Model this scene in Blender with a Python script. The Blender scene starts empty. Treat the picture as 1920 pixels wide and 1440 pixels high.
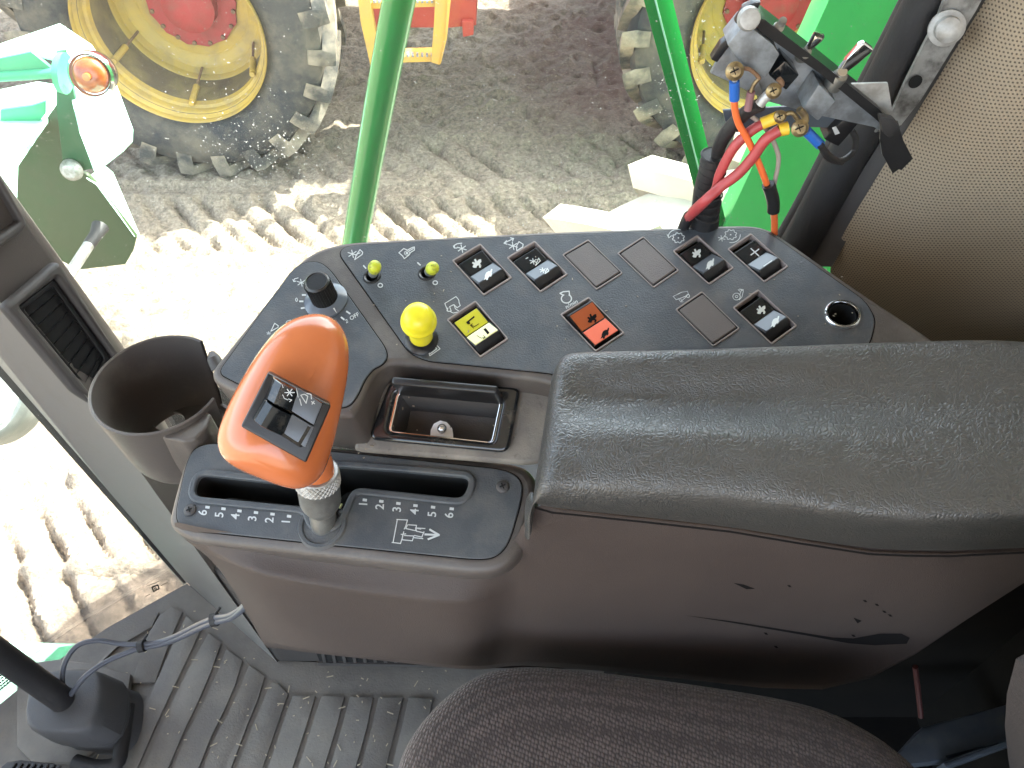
import bpy, bmesh, math, random
from mathutils import Vector, Matrix, noise
random.seed(7)
R=math.radians; V=Vector
sc=bpy.context.scene; COL=sc.collection
# ---------------------------------------------------------------- camera
CZ=3.1; F=1493.0; TH=R(50); CT,ST=math.cos(TH),math.sin(TH)
C=V((0,0,CZ))
cam=bpy.data.cameras.new('camera'); co=bpy.data.objects.new('camera',cam); COL.objects.link(co)
co.location=C; co.rotation_euler=(R(40),0,0)
cam.sensor_width=36; cam.lens=F/1920*36; cam.clip_start=0.02; cam.clip_end=2000
sc.camera=co
# ---------------------------------------------------------------- world, sun, exposure
SUN=V((.6,.4,1.0)).normalized()
w=bpy.data.worlds.new('World'); sc.world=w; w.use_nodes=True
nt=w.node_tree; nt.nodes.clear()
o_=nt.nodes.new('ShaderNodeOutputWorld'); b_=nt.nodes.new('ShaderNodeBackground'); s_=nt.nodes.new('ShaderNodeTexSky')
s_.sky_type='NISHITA'; s_.sun_disc=False; s_.sun_elevation=math.asin(SUN.z); s_.sun_rotation=math.atan2(SUN.x,SUN.y)
s_.air_density=1.0; s_.dust_density=3.0; s_.ozone_density=1.0
hs_=nt.nodes.new('ShaderNodeHueSaturation'); hs_.inputs['Saturation'].default_value=.62; nt.links.new(s_.outputs[0],hs_.inputs['Color'])
wm_=nt.nodes.new('ShaderNodeMix'); wm_.data_type='RGBA'; wm_.blend_type='MULTIPLY'; wm_.inputs[0].default_value=1; wm_.inputs[7].default_value=(1.0,.985,.96,1); nt.links.new(hs_.outputs[0],wm_.inputs[6]); nt.links.new(wm_.outputs[2],b_.inputs[0]); nt.links.new(b_.outputs[0],o_.inputs[0]); b_.inputs[1].default_value=0.15
sl=bpy.data.lights.new('sun','SUN'); sl.energy=2.6; sl.angle=R(.5); sl.color=(1,.96,.9)
so=bpy.data.objects.new('sun',sl); COL.objects.link(so); so.rotation_euler=SUN.to_track_quat('Z','Y').to_euler(); so.location=(3,2,8)
sc.view_settings.view_transform='Standard'; sc.view_settings.look='None'; sc.view_settings.gamma=1; sc.view_settings.exposure=3.4
sc.cycles.max_bounces=10; sc.cycles.transparent_max_bounces=12; sc.cycles.diffuse_bounces=5

# ---------------------------------------------------------------- projection helpers (a pixel of the photo -> a point on a real plane)
def ray(px,py):
    x=px-960.0; u=720.0-py
    return V((x,F*CT+u*ST,-F*ST+u*CT))
def P(px,py,y=None,z=None,x=None,f=None):
    r=ray(px,py)
    if y is not None: t=y/r.y
    elif z is not None: t=(z-CZ)/r.z
    elif x is not None: t=x/r.x
    else: t=f/F
    return C+r*t
class Pl:
    def __init__(s,o,n,ux=V((1,0,0))):
        s.o=V(o); s.n=V(n).normalized(); s.ux=(ux-s.n*ux.dot(s.n)).normalized(); s.uy=s.n.cross(s.ux)
    def at(s,px,py,h=0):
        r=ray(px,py); q=s.o+s.n*h
        return C+r*((q-C).dot(s.n)/r.dot(s.n))
    def uv(s,px,py,h=0):
        d=s.at(px,py,h)-s.o; return V((d.dot(s.ux),d.dot(s.uy)))
    def w(s,u,v,h=0): return s.o+s.ux*u+s.uy*v+s.n*h
    def mat(s,h=0):
        m=Matrix((s.ux,s.uy,s.n)).transposed().to_4x4(); m.translation=s.o+s.n*h; return m
NP=V((-.10,-.17,1))
_k=NP.length
PP=Pl((0,0,CZ-.458),NP)          # switch panel
SP=Pl((0,0,CZ-.508),NP)          # slot plate, one step lower
FZ=CZ-1.08                       # cab floor

# ---------------------------------------------------------------- materials
def N(nt,t,**k):
    n=nt.nodes.new(t)
    for a,b in k.items():
        if a.startswith('i_'): n.inputs[a[2:].replace('_',' ')].default_value=b
        else: setattr(n,a,b)
    return n
def newmat(name):
    m=bpy.data.materials.new(name); m.use_nodes=True; nt=m.node_tree; nt.nodes.clear()
    o=N(nt,'ShaderNodeOutputMaterial'); p=N(nt,'ShaderNodeBsdfPrincipled'); nt.links.new(p.outputs[0],o.inputs[0])
    return m,nt,p,o
def c4(c): return (c[0],c[1],c[2],1)
def mat(name,col,rough=.5,metal=0,col2=None,nscale=30,ramp=(.4,.65),bump=0,bscale=400,coat=0,spec=None,dust=None,dscale=14,dramp=(.55,.8),rvar=0,transm=0):
    """col/col2 blotches; dust colour lies over both in patches; bump = fine grain"""
    m,nt,p,o=newmat(name); L=nt.links
    tc=N(nt,'ShaderNodeTexCoord')
    p.inputs['Roughness'].default_value=rough; p.inputs['Metallic'].default_value=metal
    if coat: p.inputs['Coat Weight'].default_value=coat; p.inputs['Coat Roughness'].default_value=.06
    if spec is not None: p.inputs['Specular IOR Level'].default_value=spec
    if transm: p.inputs['Transmission Weight'].default_value=transm
    cur=None
    if col2 is not None:
        n=N(nt,'ShaderNodeTexNoise',i_Scale=nscale,i_Detail=6,i_Roughness=.6); L.new(tc.outputs['Object'],n.inputs['Vector'])
        r=N(nt,'ShaderNodeMapRange'); r.inputs[1].default_value=ramp[0]; r.inputs[2].default_value=ramp[1]; L.new(n.outputs[0],r.inputs[0])
        mx=N(nt,'ShaderNodeMix',data_type='RGBA'); mx.inputs[6].default_value=c4(col); mx.inputs[7].default_value=c4(col2)
        L.new(r.outputs[0],mx.inputs[0]); cur=mx.outputs[2]
    if dust is not None:
        n=N(nt,'ShaderNodeTexNoise',i_Scale=dscale,i_Detail=9,i_Roughness=.68); L.new(tc.outputs['Object'],n.inputs['Vector'])
        r=N(nt,'ShaderNodeMapRange'); r.inputs[1].default_value=dramp[0]; r.inputs[2].default_value=dramp[1]; r.inputs[4].default_value=.75; L.new(n.outputs[0],r.inputs[0])
        mx=N(nt,'ShaderNodeMix',data_type='RGBA'); mx.inputs[7].default_value=c4(dust)
        if cur is None: mx.inputs[6].default_value=c4(col)
        else: L.new(cur,mx.inputs[6])
        L.new(r.outputs[0],mx.inputs[0]); cur=mx.outputs[2]
        rr=N(nt,'ShaderNodeMapRange'); rr.inputs[3].default_value=rough; rr.inputs[4].default_value=min(1,rough+.35); L.new(r.outputs[0],rr.inputs[0]); L.new(rr.outputs[0],p.inputs['Roughness'])
    if cur is None: p.inputs['Base Color'].default_value=c4(col)
    else: L.new(cur,p.inputs['Base Color'])
    if bump:
        n=N(nt,'ShaderNodeTexNoise',i_Scale=bscale,i_Detail=4); L.new(tc.outputs['Object'],n.inputs['Vector'])
        b=N(nt,'ShaderNodeBump'); b.inputs['Strength'].default_value=bump; b.inputs['Distance'].default_value=.001; L.new(n.outputs[0],b.inputs['Height']); L.new(b.outputs[0],p.inputs['Normal'])
    return m
M={}
M['plate']=mat('dusty_charcoal_plate',(.048,.055,.064),.36,bump=.35,bscale=900,dust=(.13,.115,.10),dscale=22,dramp=(.48,.85),col2=(.062,.070,.080),nscale=60)
M['plate2']=mat('slot_plate_charcoal',(.050,.056,.064),.45,bump=.35,bscale=900,dust=(.14,.13,.115),dscale=25,dramp=(.5,.85),col2=(.065,.07,.075),nscale=60)
M['housing']=mat('grey_brown_plastic',(.072,.061,.055),.42,bump=.3,bscale=1300,dust=(.17,.15,.125),dscale=20,dramp=(.52,.85))
M['recess']=mat('dusty_recess_plastic',(.12,.105,.09),.6,bump=.4,bscale=900,col2=(.20,.175,.145),nscale=35,dust=(.05,.04,.035),dscale=120,dramp=(.6,.75))
M['side']=mat('brown_side_plastic',(.044,.031,.0265),.62,bump=.35,bscale=1200,col2=(.053,.038,.032),nscale=9)
M['trim']=mat('grey_trim_plastic',(.165,.16,.15),.55,bump=.3,bscale=900,dust=(.24,.22,.18),dscale=12,dramp=(.55,.9))
M['trimdark']=mat('dark_trim_plastic',(.055,.050,.048),.55,bump=.3,bscale=900)
M['black']=mat('black_plastic',(.012,.012,.013),.35,bump=.15,bscale=900)
M['blackgloss']=mat('black_gloss',(.010,.012,.014),.12,dust=(.10,.09,.075),dscale=60,dramp=(.55,.8),coat=.3)
M['hole']=mat('black_void',(.004,.004,.004),.9)
M['rubber']=mat('black_rubber',(.016,.015,.016),.6,bump=.3,bscale=500,dust=(.07,.062,.052),dscale=18,dramp=(.55,.9))
M['matrub']=mat('dusty_floor_rubber',(.135,.125,.112),.66,bump=.5,bscale=350,col2=(.19,.175,.150),nscale=14,dust=(.22,.19,.145),dscale=30,dramp=(.57,.86))
M['groove']=mat('dirty_groove',(.05,.045,.038),.9,col2=(.20,.17,.125),nscale=50,ramp=(.45,.7),bump=.5,bscale=500)
M['orange']=mat('orange_grip',(.52,.145,.046),.26,coat=.45,col2=(.47,.13,.042),nscale=25,bump=.02,bscale=200)
M['yellow']=mat('yellow_knob',(.80,.74,.03),.3,col2=(.74,.67,.03),nscale=60)
M['lime']=mat('lime_tip',(.50,.56,.04),.4,col2=(.14,.15,.03),nscale=260,ramp=(.52,.66))
M['chrome']=mat('chrome',(.75,.75,.75),.12,1)
M['steel']=mat('satin_steel',(.36,.36,.34),.40,.85,col2=(.28,.275,.26),nscale=90,bump=.2,bscale=900)
M['zinc']=mat('dull_zinc',(.30,.33,.36),.5,.55,col2=(.16,.17,.18),nscale=70,dust=(.20,.17,.13),dscale=45,dramp=(.55,.8))
M['zincl']=mat('pale_zinc',(.45,.45,.44),.5,.5,col2=(.26,.25,.23),nscale=60)
M['mark']=mat('white_print',(.50,.52,.52),.6)
M['markdim']=mat('worn_white_print',(.34,.36,.37),.6,col2=(.62,.64,.64),nscale=300)
M['marklens']=mat('pale_print',(.55,.57,.55),.5)
M['blank']=mat('brown_blank_plastic',(.105,.088,.082),.5,bump=.4,bscale=1500)
M['edge']=mat('pale_recess_edge',(.24,.20,.185),.45)
M['lensd']=mat('black_lens',(.014,.015,.015),.22,bump=.05)
M['lensg']=mat('grey_lens',(.085,.095,.11),.28)
M['lensy']=mat('olive_yellow_lens',(.50,.47,.02),.3)
M['lensc']=mat('cream_lens',(.80,.78,.36),.3)
M['lensr']=mat('rust_red_lens',(.34,.075,.022),.3)
M['lenso']=mat('coral_red_lens',(.74,.14,.07),.3)
M['dialskirt']=mat('blue_grey_skirt',(.10,.12,.15),.22)
M['white']=mat('white_enamel',(.85,.85,.86),.3)
M['tan_edge']=mat('tan_edge',(.25,.21,.16),.7)
M['green']=mat('green_paint',(.008,.21,.035),.25,coat=.3)
M['greenb']=mat('bright_green_body',(.07,.60,.15),.38,coat=.2,col2=(.10,.64,.18),nscale=3,dust=(.35,.45,.22),dscale=35,dramp=(.62,.95))
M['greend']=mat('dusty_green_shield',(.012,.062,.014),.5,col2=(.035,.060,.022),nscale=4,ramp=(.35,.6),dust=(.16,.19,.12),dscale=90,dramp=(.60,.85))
M['greenp']=mat('sunlit_pale_green_paint',(.36,.66,.50),.4,col2=(.42,.70,.55),nscale=6)  # pale base puts the overexposed sun on green faces into the colour
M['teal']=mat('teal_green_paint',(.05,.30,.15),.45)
M['ryellow']=mat('yellow_rim_paint',(.44,.28,.045),.5,col2=(.36,.24,.06),nscale=6,dust=(.20,.15,.09),dscale=9,dramp=(.47,.75))
M['rdirt']=mat('dirty_rim_barrel',(.095,.070,.042),.8,col2=(.20,.15,.06),nscale=4,dust=(.13,.09,.06),dscale=14,dramp=(.5,.8))
M['rust']=mat('rusty_steel',(.13,.065,.04),.8,col2=(.22,.13,.07),nscale=20)
M['red']=mat('red_paint',(.33,.016,.022),.5,col2=(.24,.016,.018),nscale=8,dust=(.13,.10,.075),dscale=7,dramp=(.55,.8))
M['redf']=mat('faded_red_paint',(.36,.045,.028),.55,col2=(.30,.035,.025),nscale=8)
M['lyellow']=mat('ladder_yellow',(.50,.29,.055),.6,col2=(.42,.26,.07),nscale=14,dust=(.28,.2,.12),dscale=40,dramp=(.6,.8))
M['tyre']=mat('dusty_tyre_rubber',(.018,.020,.024),.8,col2=(.034,.035,.036),nscale=4,bump=.4,bscale=80,dust=(.19,.155,.11),dscale=3.2,dramp=(.44,.75))
M['tyremud']=mat('mud_caked_lug',(.26,.215,.16),.9,col2=(.05,.048,.045),nscale=5,ramp=(.38,.60),bump=.6,bscale=60)
M['ownmud']=mat('dried_mud_tyre',(.50,.45,.38),.9,col2=(.42,.38,.32),nscale=6,bump=.5,bscale=60)
M['lamp']=mat('amber_lamp',(.30,.065,.006),.25,col2=(.20,.035,.004),nscale=60,coat=.5)
M['wire_red']=mat('red_wire',(.42,.05,.055),.42,col2=(.33,.05,.05),nscale=60)
M['wire_or']=mat('orange_wire',(.75,.15,.04),.4)
M['wire_gr']=mat('grey_wire',(.32,.28,.25),.5)
M['wire_mauve']=mat('mauve_sleeve',(.22,.11,.12),.5)
M['cable']=mat('slate_cable',(.075,.08,.098),.42,bump=.1)
M['blue']=mat('blue_crimp',(.02,.11,.42),.35)
M['yelcr']=mat('yellow_crimp',(.72,.47,.04),.4)
M['brass']=mat('dull_brass',(.35,.27,.14),.45,.8,col2=(.16,.12,.08),nscale=200)
M['seam']=mat('seam_dark',(.008,.007,.007),.9,spec=.15)
M['bluesteel']=mat('blue_grey_frame_steel',(.055,.068,.09),.4,col2=(.085,.10,.12),nscale=25,dust=(.12,.115,.1),dscale=25)
M['seal']=mat('dusty_seal',(.065,.058,.054),.9,bump=.6,bscale=900)
M['roof']=mat('cab_headliner',(.58,.54,.48),.8)
M['amberin']=mat('amber_core',(.42,.16,.04),.2)
# --- wrinkled vinyl of the armrest
def vinyl():
    m,nt,p,o=newmat('grained_grey_vinyl'); L=nt.links; tc=N(nt,'ShaderNodeTexCoord')
    nz=N(nt,'ShaderNodeTexNoise',i_Scale=38,i_Detail=3); L.new(tc.outputs['Object'],nz.inputs['Vector'])
    sc_=N(nt,'ShaderNodeVectorMath',operation='SCALE'); sc_.inputs['Scale'].default_value=.022; L.new(nz.outputs['Color'],sc_.inputs[0])
    ad=N(nt,'ShaderNodeVectorMath',operation='ADD'); L.new(tc.outputs['Object'],ad.inputs[0]); L.new(sc_.outputs[0],ad.inputs[1])
    vo=N(nt,'ShaderNodeTexVoronoi',feature='DISTANCE_TO_EDGE',i_Scale=430); L.new(ad.outputs[0],vo.inputs['Vector'])
    r=N(nt,'ShaderNodeMapRange'); r.inputs[2].default_value=.22; L.new(vo.outputs['Distance'],r.inputs[0])
    n2=N(nt,'ShaderNodeTexNoise',i_Scale=420,i_Detail=3,i_Distortion=2.0); L.new(tc.outputs['Object'],n2.inputs['Vector'])
    mm=N(nt,'ShaderNodeMath',operation='ADD'); L.new(r.outputs[0],mm.inputs[0]); L.new(n2.outputs[0],mm.inputs[1])
    b=N(nt,'ShaderNodeBump'); b.inputs['Strength'].default_value=.42; b.inputs['Distance'].default_value=.0006; L.new(mm.outputs[0],b.inputs['Height']); L.new(b.outputs[0],p.inputs['Normal'])
    n3=N(nt,'ShaderNodeTexNoise',i_Scale=9,i_Detail=5); L.new(tc.outputs['Object'],n3.inputs['Vector'])
    mx=N(nt,'ShaderNodeMix',data_type='RGBA'); mx.inputs[6].default_value=(.036,.036,.035,1); mx.inputs[7].default_value=(.052,.050,.046,1); L.new(n3.outputs[0],mx.inputs[0]); L.new(mx.outputs[2],p.inputs['Base Color'])
    p.inputs['Roughness'].default_value=.37; p.inputs['Specular IOR Level'].default_value=.8; return m
M['vinyl']=vinyl()
def fabric():
    m,nt,p,o=newmat('woven_seat_fabric'); L=nt.links; tc=N(nt,'ShaderNodeTexCoord')
    mp=N(nt,'ShaderNodeMapping'); mp.inputs['Rotation'].default_value=(0,0,.3); mp.inputs['Scale'].default_value=(1,.72,1); L.new(tc.outputs['Object'],mp.inputs[0])
    vo=N(nt,'ShaderNodeTexVoronoi',i_Scale=420); vo.inputs['Randomness'].default_value=.35; L.new(mp.outputs[0],vo.inputs['Vector'])
    r=N(nt,'ShaderNodeMapRange'); r.inputs[1].default_value=.15; r.inputs[2].default_value=.62; L.new(vo.outputs['Distance'],r.inputs[0])
    mx=N(nt,'ShaderNodeMix',data_type='RGBA'); mx.inputs[6].default_value=(.110,.082,.072,1); mx.inputs[7].default_value=(.042,.030,.026,1); L.new(r.outputs[0],mx.inputs[0])
    n3=N(nt,'ShaderNodeTexNoise',i_Scale=30,i_Detail=6,i_Roughness=.7); L.new(tc.outputs['Object'],n3.inputs['Vector'])
    r2=N(nt,'ShaderNodeMapRange'); r2.inputs[1].default_value=.3; r2.inputs[2].default_value=.75; r2.inputs[3].default_value=.85; r2.inputs[4].default_value=1.15; L.new(n3.outputs[0],r2.inputs[0])
    ml=N(nt,'ShaderNodeVectorMath',operation='SCALE'); L.new(mx.outputs[2],ml.inputs[0]); L.new(r2.outputs[0],ml.inputs['Scale']); L.new(ml.outputs[0],p.inputs['Base Color'])
    b=N(nt,'ShaderNodeBump'); b.inputs['Strength'].default_value=.7; b.inputs['Distance'].default_value=.0012; b.invert=True; L.new(r.outputs[0],b.inputs['Height']); L.new(b.outputs[0],p.inputs['Normal'])
    p.inputs['Roughness'].default_value=.95; p.inputs['Sheen Weight'].default_value=.25; return m
M['fabric']=fabric()
def perf():
    m,nt,p,o=newmat('perforated_tan_vinyl'); L=nt.links; uv=N(nt,'ShaderNodeUVMap')
    sx=N(nt,'ShaderNodeSeparateXYZ'); 
    mp=N(nt,'ShaderNodeMapping'); mp.inputs['Scale'].default_value=(400,400,1); mp.inputs['Rotation'].default_value=(0,0,-.25); L.new(uv.outputs[0],mp.inputs[0]); L.new(mp.outputs[0],sx.inputs[0])
    def m1(op,a,b=None):
        n=N(nt,'ShaderNodeMath',operation=op)
        for i,q in enumerate((a,b)):
            if q is None: continue
            if isinstance(q,(int,float)): n.inputs[i].default_value=q
            else: L.new(q,n.inputs[i])
        return n.outputs[0]
    row=m1('FLOOR',sx.outputs[1]); off=m1('MULTIPLY',m1('MODULO',row,2),.5)
    fx=m1('SUBTRACT',m1('FRACT',m1('ADD',sx.outputs[0],off)),.5); fy=m1('SUBTRACT',m1('FRACT',sx.outputs[1]),.5)
    d=m1('SQRT',m1('ADD',m1('MULTIPLY',fx,fx),m1('MULTIPLY',fy,fy)))
    r=N(nt,'ShaderNodeMapRange'); r.inputs[1].default_value=.20; r.inputs[2].default_value=.30; L.new(d,r.inputs[0])
    tc=N(nt,'ShaderNodeTexCoord'); n3=N(nt,'ShaderNodeTexNoise',i_Scale=14,i_Detail=6); L.new(tc.outputs['Object'],n3.inputs['Vector'])
    mb=N(nt,'ShaderNodeMix',data_type='RGBA'); mb.inputs[6].default_value=(.25,.195,.135,1); mb.inputs[7].default_value=(.33,.265,.185,1); L.new(n3.outputs[0],mb.inputs[0])
    mx=N(nt,'ShaderNodeMix',data_type='RGBA'); mx.inputs[6].default_value=(.085,.064,.046,1); L.new(mb.outputs[2],mx.inputs[7]); L.new(r.outputs[0],mx.inputs[0]); L.new(mx.outputs[2],p.inputs['Base Color'])
    b=N(nt,'ShaderNodeBump'); b.inputs['Strength'].default_value=.4; b.inputs['Distance'].default_value=.0006; L.new(r.outputs[0],b.inputs['Height']); L.new(b.outputs[0],p.inputs['Normal'])
    p.inputs['Roughness'].default_value=.62; return m
M['perf']=perf()
def ground_mat():
    m,nt,p,o=newmat('churned_dry_mud'); L=nt.links; tc=N(nt,'ShaderNodeTexCoord')
    n1=N(nt,'ShaderNodeTexNoise',i_Scale=1.1,i_Detail=8,i_Roughness=.65); L.new(tc.outputs['Object'],n1.inputs['Vector'])
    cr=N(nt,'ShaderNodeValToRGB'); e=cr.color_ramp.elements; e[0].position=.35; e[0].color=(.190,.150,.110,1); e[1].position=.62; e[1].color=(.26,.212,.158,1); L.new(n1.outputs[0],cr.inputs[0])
    n2=N(nt,'ShaderNodeTexNoise',i_Scale=38,i_Detail=8,i_Roughness=.75); L.new(tc.outputs['Object'],n2.inputs['Vector'])
    r2=N(nt,'ShaderNodeMapRange'); r2.inputs[1].default_value=.33; r2.inputs[2].default_value=.7; r2.inputs[3].default_value=.34; r2.inputs[4].default_value=1.45; L.new(n2.outputs[0],r2.inputs[0])
    ml=N(nt,'ShaderNodeVectorMath',operation='SCALE'); L.new(cr.outputs[0],ml.inputs[0]); L.new(r2.outputs[0],ml.inputs['Scale'])
    # red-brown chaff further out, its colour also darkened for the shade there
    sx=N(nt,'ShaderNodeSeparateXYZ'); L.new(tc.outputs['Object'],sx.inputs[0])
    n4=N(nt,'ShaderNodeTexNoise',i_Scale=1.6,i_Detail=5); L.new(tc.outputs['Object'],n4.inputs['Vector'])
    def rr(src,a,b):
        q=N(nt,'ShaderNodeMapRange'); q.inputs[1].default_value=a; q.inputs[2].default_value=b; L.new(src,q.inputs[0]); return q.outputs[0]
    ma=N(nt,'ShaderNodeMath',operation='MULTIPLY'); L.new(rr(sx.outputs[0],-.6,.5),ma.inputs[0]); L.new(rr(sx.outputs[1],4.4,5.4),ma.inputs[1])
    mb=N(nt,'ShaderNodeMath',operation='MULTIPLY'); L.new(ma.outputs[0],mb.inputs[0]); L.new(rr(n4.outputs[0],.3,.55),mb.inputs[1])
    dry=N(nt,'ShaderNodeMapRange'); dry.inputs[1].default_value=4.9; dry.inputs[2].default_value=3.6; dry.inputs[3].default_value=1.0; dry.inputs[4].default_value=1.28; L.new(sx.outputs[1],dry.inputs[0])  # nearer ground scaled paler: brightness of the sunlit part put into the colour
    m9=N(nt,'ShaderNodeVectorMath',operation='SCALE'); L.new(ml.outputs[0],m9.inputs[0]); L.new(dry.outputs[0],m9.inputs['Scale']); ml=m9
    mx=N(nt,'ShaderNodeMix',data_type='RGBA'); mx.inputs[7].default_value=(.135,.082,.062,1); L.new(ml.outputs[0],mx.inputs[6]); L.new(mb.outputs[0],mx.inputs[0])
    # straw and pale husks
    mp=N(nt,'ShaderNodeMapping'); mp.inputs['Scale'].default_value=(1,3.2,1); mp.inputs['Rotation'].default_value=(0,0,.6); L.new(tc.outputs['Object'],mp.inputs[0])
    n5=N(nt,'ShaderNodeTexNoise',i_Scale=55,i_Detail=2,i_Distortion=1.5); L.new(mp.outputs[0],n5.inputs['Vector'])
    mx2=N(nt,'ShaderNodeMix',data_type='RGBA'); mx2.inputs[7].default_value=(.48,.42,.30,1); L.new(mx.outputs[2],mx2.inputs[6]); L.new(rr(n5.outputs[0],.64,.72),mx2.inputs[0])
    L.new(mx2.outputs[2],p.inputs['Base Color']); p.inputs['Roughness'].default_value=.95
    b=N(nt,'ShaderNodeBump'); b.inputs['Strength'].default_value=.9; b.inputs['Distance'].default_value=.02; L.new(n2.outputs[0],b.inputs['Height']); L.new(b.outputs[0],p.inputs['Normal'])
    return m
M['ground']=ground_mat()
def glass(name,dirt=.02,speck=.66):
    m,nt,p,o=newmat(name); L=nt.links; nt.nodes.remove(p)
    tc=N(nt,'ShaderNodeTexCoord'); tr=N(nt,'ShaderNodeBsdfTransparent'); tr.inputs[0].default_value=(.95,.99,.965,1)
    gl=N(nt,'ShaderNodeBsdfGlossy'); gl.inputs['Roughness'].default_value=.01
    lw=N(nt,'ShaderNodeFresnel'); lw.inputs[0].default_value=1.25
    m1=N(nt,'ShaderNodeMixShader'); L.new(lw.outputs[0],m1.inputs[0]); L.new(tr.outputs[0],m1.inputs[1]); L.new(gl.outputs[0],m1.inputs[2])
    df=N(nt,'ShaderNodeBsdfDiffuse'); df.inputs[0].default_value=(.8,.78,.72,1)
    tl=N(nt,'ShaderNodeBsdfTranslucent'); tl.inputs[0].default_value=(.8,.78,.72,1); dm=N(nt,'ShaderNodeMixShader'); L.new(df.outputs[0],dm.inputs[1]); L.new(tl.outputs[0],dm.inputs[2])
    n=N(nt,'ShaderNodeTexNoise',i_Scale=420,i_Detail=2); L.new(tc.outputs['Object'],n.inputs['Vector'])
    n2=N(nt,'ShaderNodeTexNoise',i_Scale=9,i_Detail=5); L.new(tc.outputs['Object'],n2.inputs['Vector'])
    ad=N(nt,'ShaderNodeMath',operation='ADD'); L.new(n.outputs[0],ad.inputs[0]); 
    sb=N(nt,'ShaderNodeMath',operation='MULTIPLY_ADD'); sb.inputs[1].default_value=.35; sb.inputs[2].default_value=-.175; L.new(n2.outputs[0],sb.inputs[0]); L.new(sb.outputs[0],ad.inputs[1])
    r=N(nt,'ShaderNodeMapRange'); r.inputs[1].default_value=speck+.03; r.inputs[2].default_value=speck+.10; r.inputs[3].default_value=dirt; r.inputs[4].default_value=.55; L.new(ad.outputs[0],r.inputs[0])
    m2=N(nt,'ShaderNodeMixShader'); L.new(r.outputs[0],m2.inputs[0]); L.new(m1.outputs[0],m2.inputs[1]); L.new(dm.outputs[0],m2.inputs[2]); L.new(m2.outputs[0],o.inputs[0])
    return m
M['glass']=glass('dusty_window_glass',.010,.69); M['glassf']=glass('front_glass',.012,.69)
def lampglass():
    m,nt,p,o=newmat('clear_lamp_glass'); p.inputs['Base Color'].default_value=(.9,1,.95,1); p.inputs['Roughness'].default_value=.03; p.inputs['Transmission Weight'].default_value=.9; return m
M['clear']=lampglass()

# ---------------------------------------------------------------- object helpers
def tag(o,label=None,cat=None,group=None,kind=None):
    if label: o['label']=label
    if cat: o['category']=cat
    if group: o['group']=group
    if kind: o['kind']=kind
    return o
def thing(name,loc,label,cat,group=None):
    o=bpy.data.objects.new(name,None); COL.objects.link(o); o.location=loc; o.empty_display_size=.05
    o['isroot']=1; return tag(o,label,cat,group)
def link(o,parent):
    COL.objects.link(o)
    if parent:
        o.parent=parent
        if parent.parent is None and parent.type=='EMPTY': o.matrix_parent_inverse=Matrix.Translation(-V(parent.location))
    return o
def obj(name,bm,m,parent=None,smooth=True,angle=38,sub=0):
    me=bpy.data.meshes.new(name)
    if sub: pass
    bmesh.ops.recalc_face_normals(bm,faces=bm.faces)
    bm.to_mesh(me); bm.free()
    for x in (m if isinstance(m,(list,tuple)) else [m]): me.materials.append(M[x] if isinstance(x,str) else x)
    if smooth:
        for p in me.polygons: p.use_smooth=True
        try: me.set_sharp_from_angle(angle=R(angle))
        except Exception: pass
    o=bpy.data.objects.new(name,me); link(o,parent)
    if sub:
        md=o.modifiers.new('s','SUBSURF'); md.levels=sub; md.render_levels=sub
    return o
def B(): return bmesh.new()
def smoothpoly(pts,it=2,closed=True):
    pts=[V(p) for p in pts]
    for _ in range(it):
        out=[]; n=len(pts)
        for i in range(n if closed else n-1):
            a,b=pts[i],pts[(i+1)%n]; out+= [a*.75+b*.25, a*.25+b*.75]
        if not closed: out=[pts[0]]+out+[pts[-1]]
        pts=out
    return pts
def roundpoly(pts,r,seg=5):
    """round every corner of a closed 2D polygon by about r"""
    pts=[V(p) for p in pts]; out=[]; n=len(pts)
    for i in range(n):
        a,b,c=pts[i-1],pts[i],pts[(i+1)%n]
        d1=(a-b); d2=(c-b); r1=min(r,d1.length*.45); r2=min(r,d2.length*.45)
        p=b+d1.normalized()*r1; q=b+d2.normalized()*r2
        for k in range(seg+1):
            t=k/seg; out.append(p*(1-t)**2+b*2*t*(1-t)+q*t*t)
    return out
def offs(poly,d):
    out=[];n=len(poly); ar=sum(poly[i].x*poly[(i+1)%n].y-poly[(i+1)%n].x*poly[i].y for i in range(n)); s=1 if ar>0 else -1
    for i in range(n):
        a,b_,c=poly[i-1],poly[i],poly[(i+1)%n]; e=((b_-a).normalized()+(c-b_).normalized()); e=e.normalized() if e.length>1e-6 else (c-b_).normalized(); out.append(b_+V((e.y,-e.x))*d*s)
    return out
def curve_mesh(name,loops,h0,h1,bev,M4,m,parent,res=2,smooth=True):
    """flat plate with holes: 2D loops (plane coordinates), from height h0 to h1 with bevelled rims"""
    cu=bpy.data.curves.new(name,'CURVE'); cu.dimensions='2D'; cu.fill_mode='BOTH'
    for lp in loops:
        s=cu.splines.new('POLY'); s.points.add(len(lp)-1); s.use_cyclic_u=True
        for i,p in enumerate(lp): s.points[i].co=(p[0],p[1],0,1)
    b=min(bev,(h1-h0)/2*.95); cu.bevel_depth=b; cu.bevel_resolution=res; cu.extrude=(h1-h0)/2-b; cu.offset=-b
    t=bpy.data.objects.new('tmp',cu); COL.objects.link(t)
    dg=bpy.context.evaluated_depsgraph_get(); dg.update(); me=bpy.data.meshes.new_from_object(t.evaluated_get(dg))
    bpy.data.objects.remove(t); bpy.data.curves.remove(cu)
    me.transform(M4@Matrix.Translation((0,0,(h0+h1)/2))); me.name=name
    me.materials.clear(); me.materials.append(M[m] if isinstance(m,str) else m)
    if smooth:
        for p in me.polygons: p.use_smooth=True
        try: me.set_sharp_from_angle(angle=R(35))
        except Exception: pass
    o=bpy.data.objects.new(name,me); link(o,parent); return o
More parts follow.
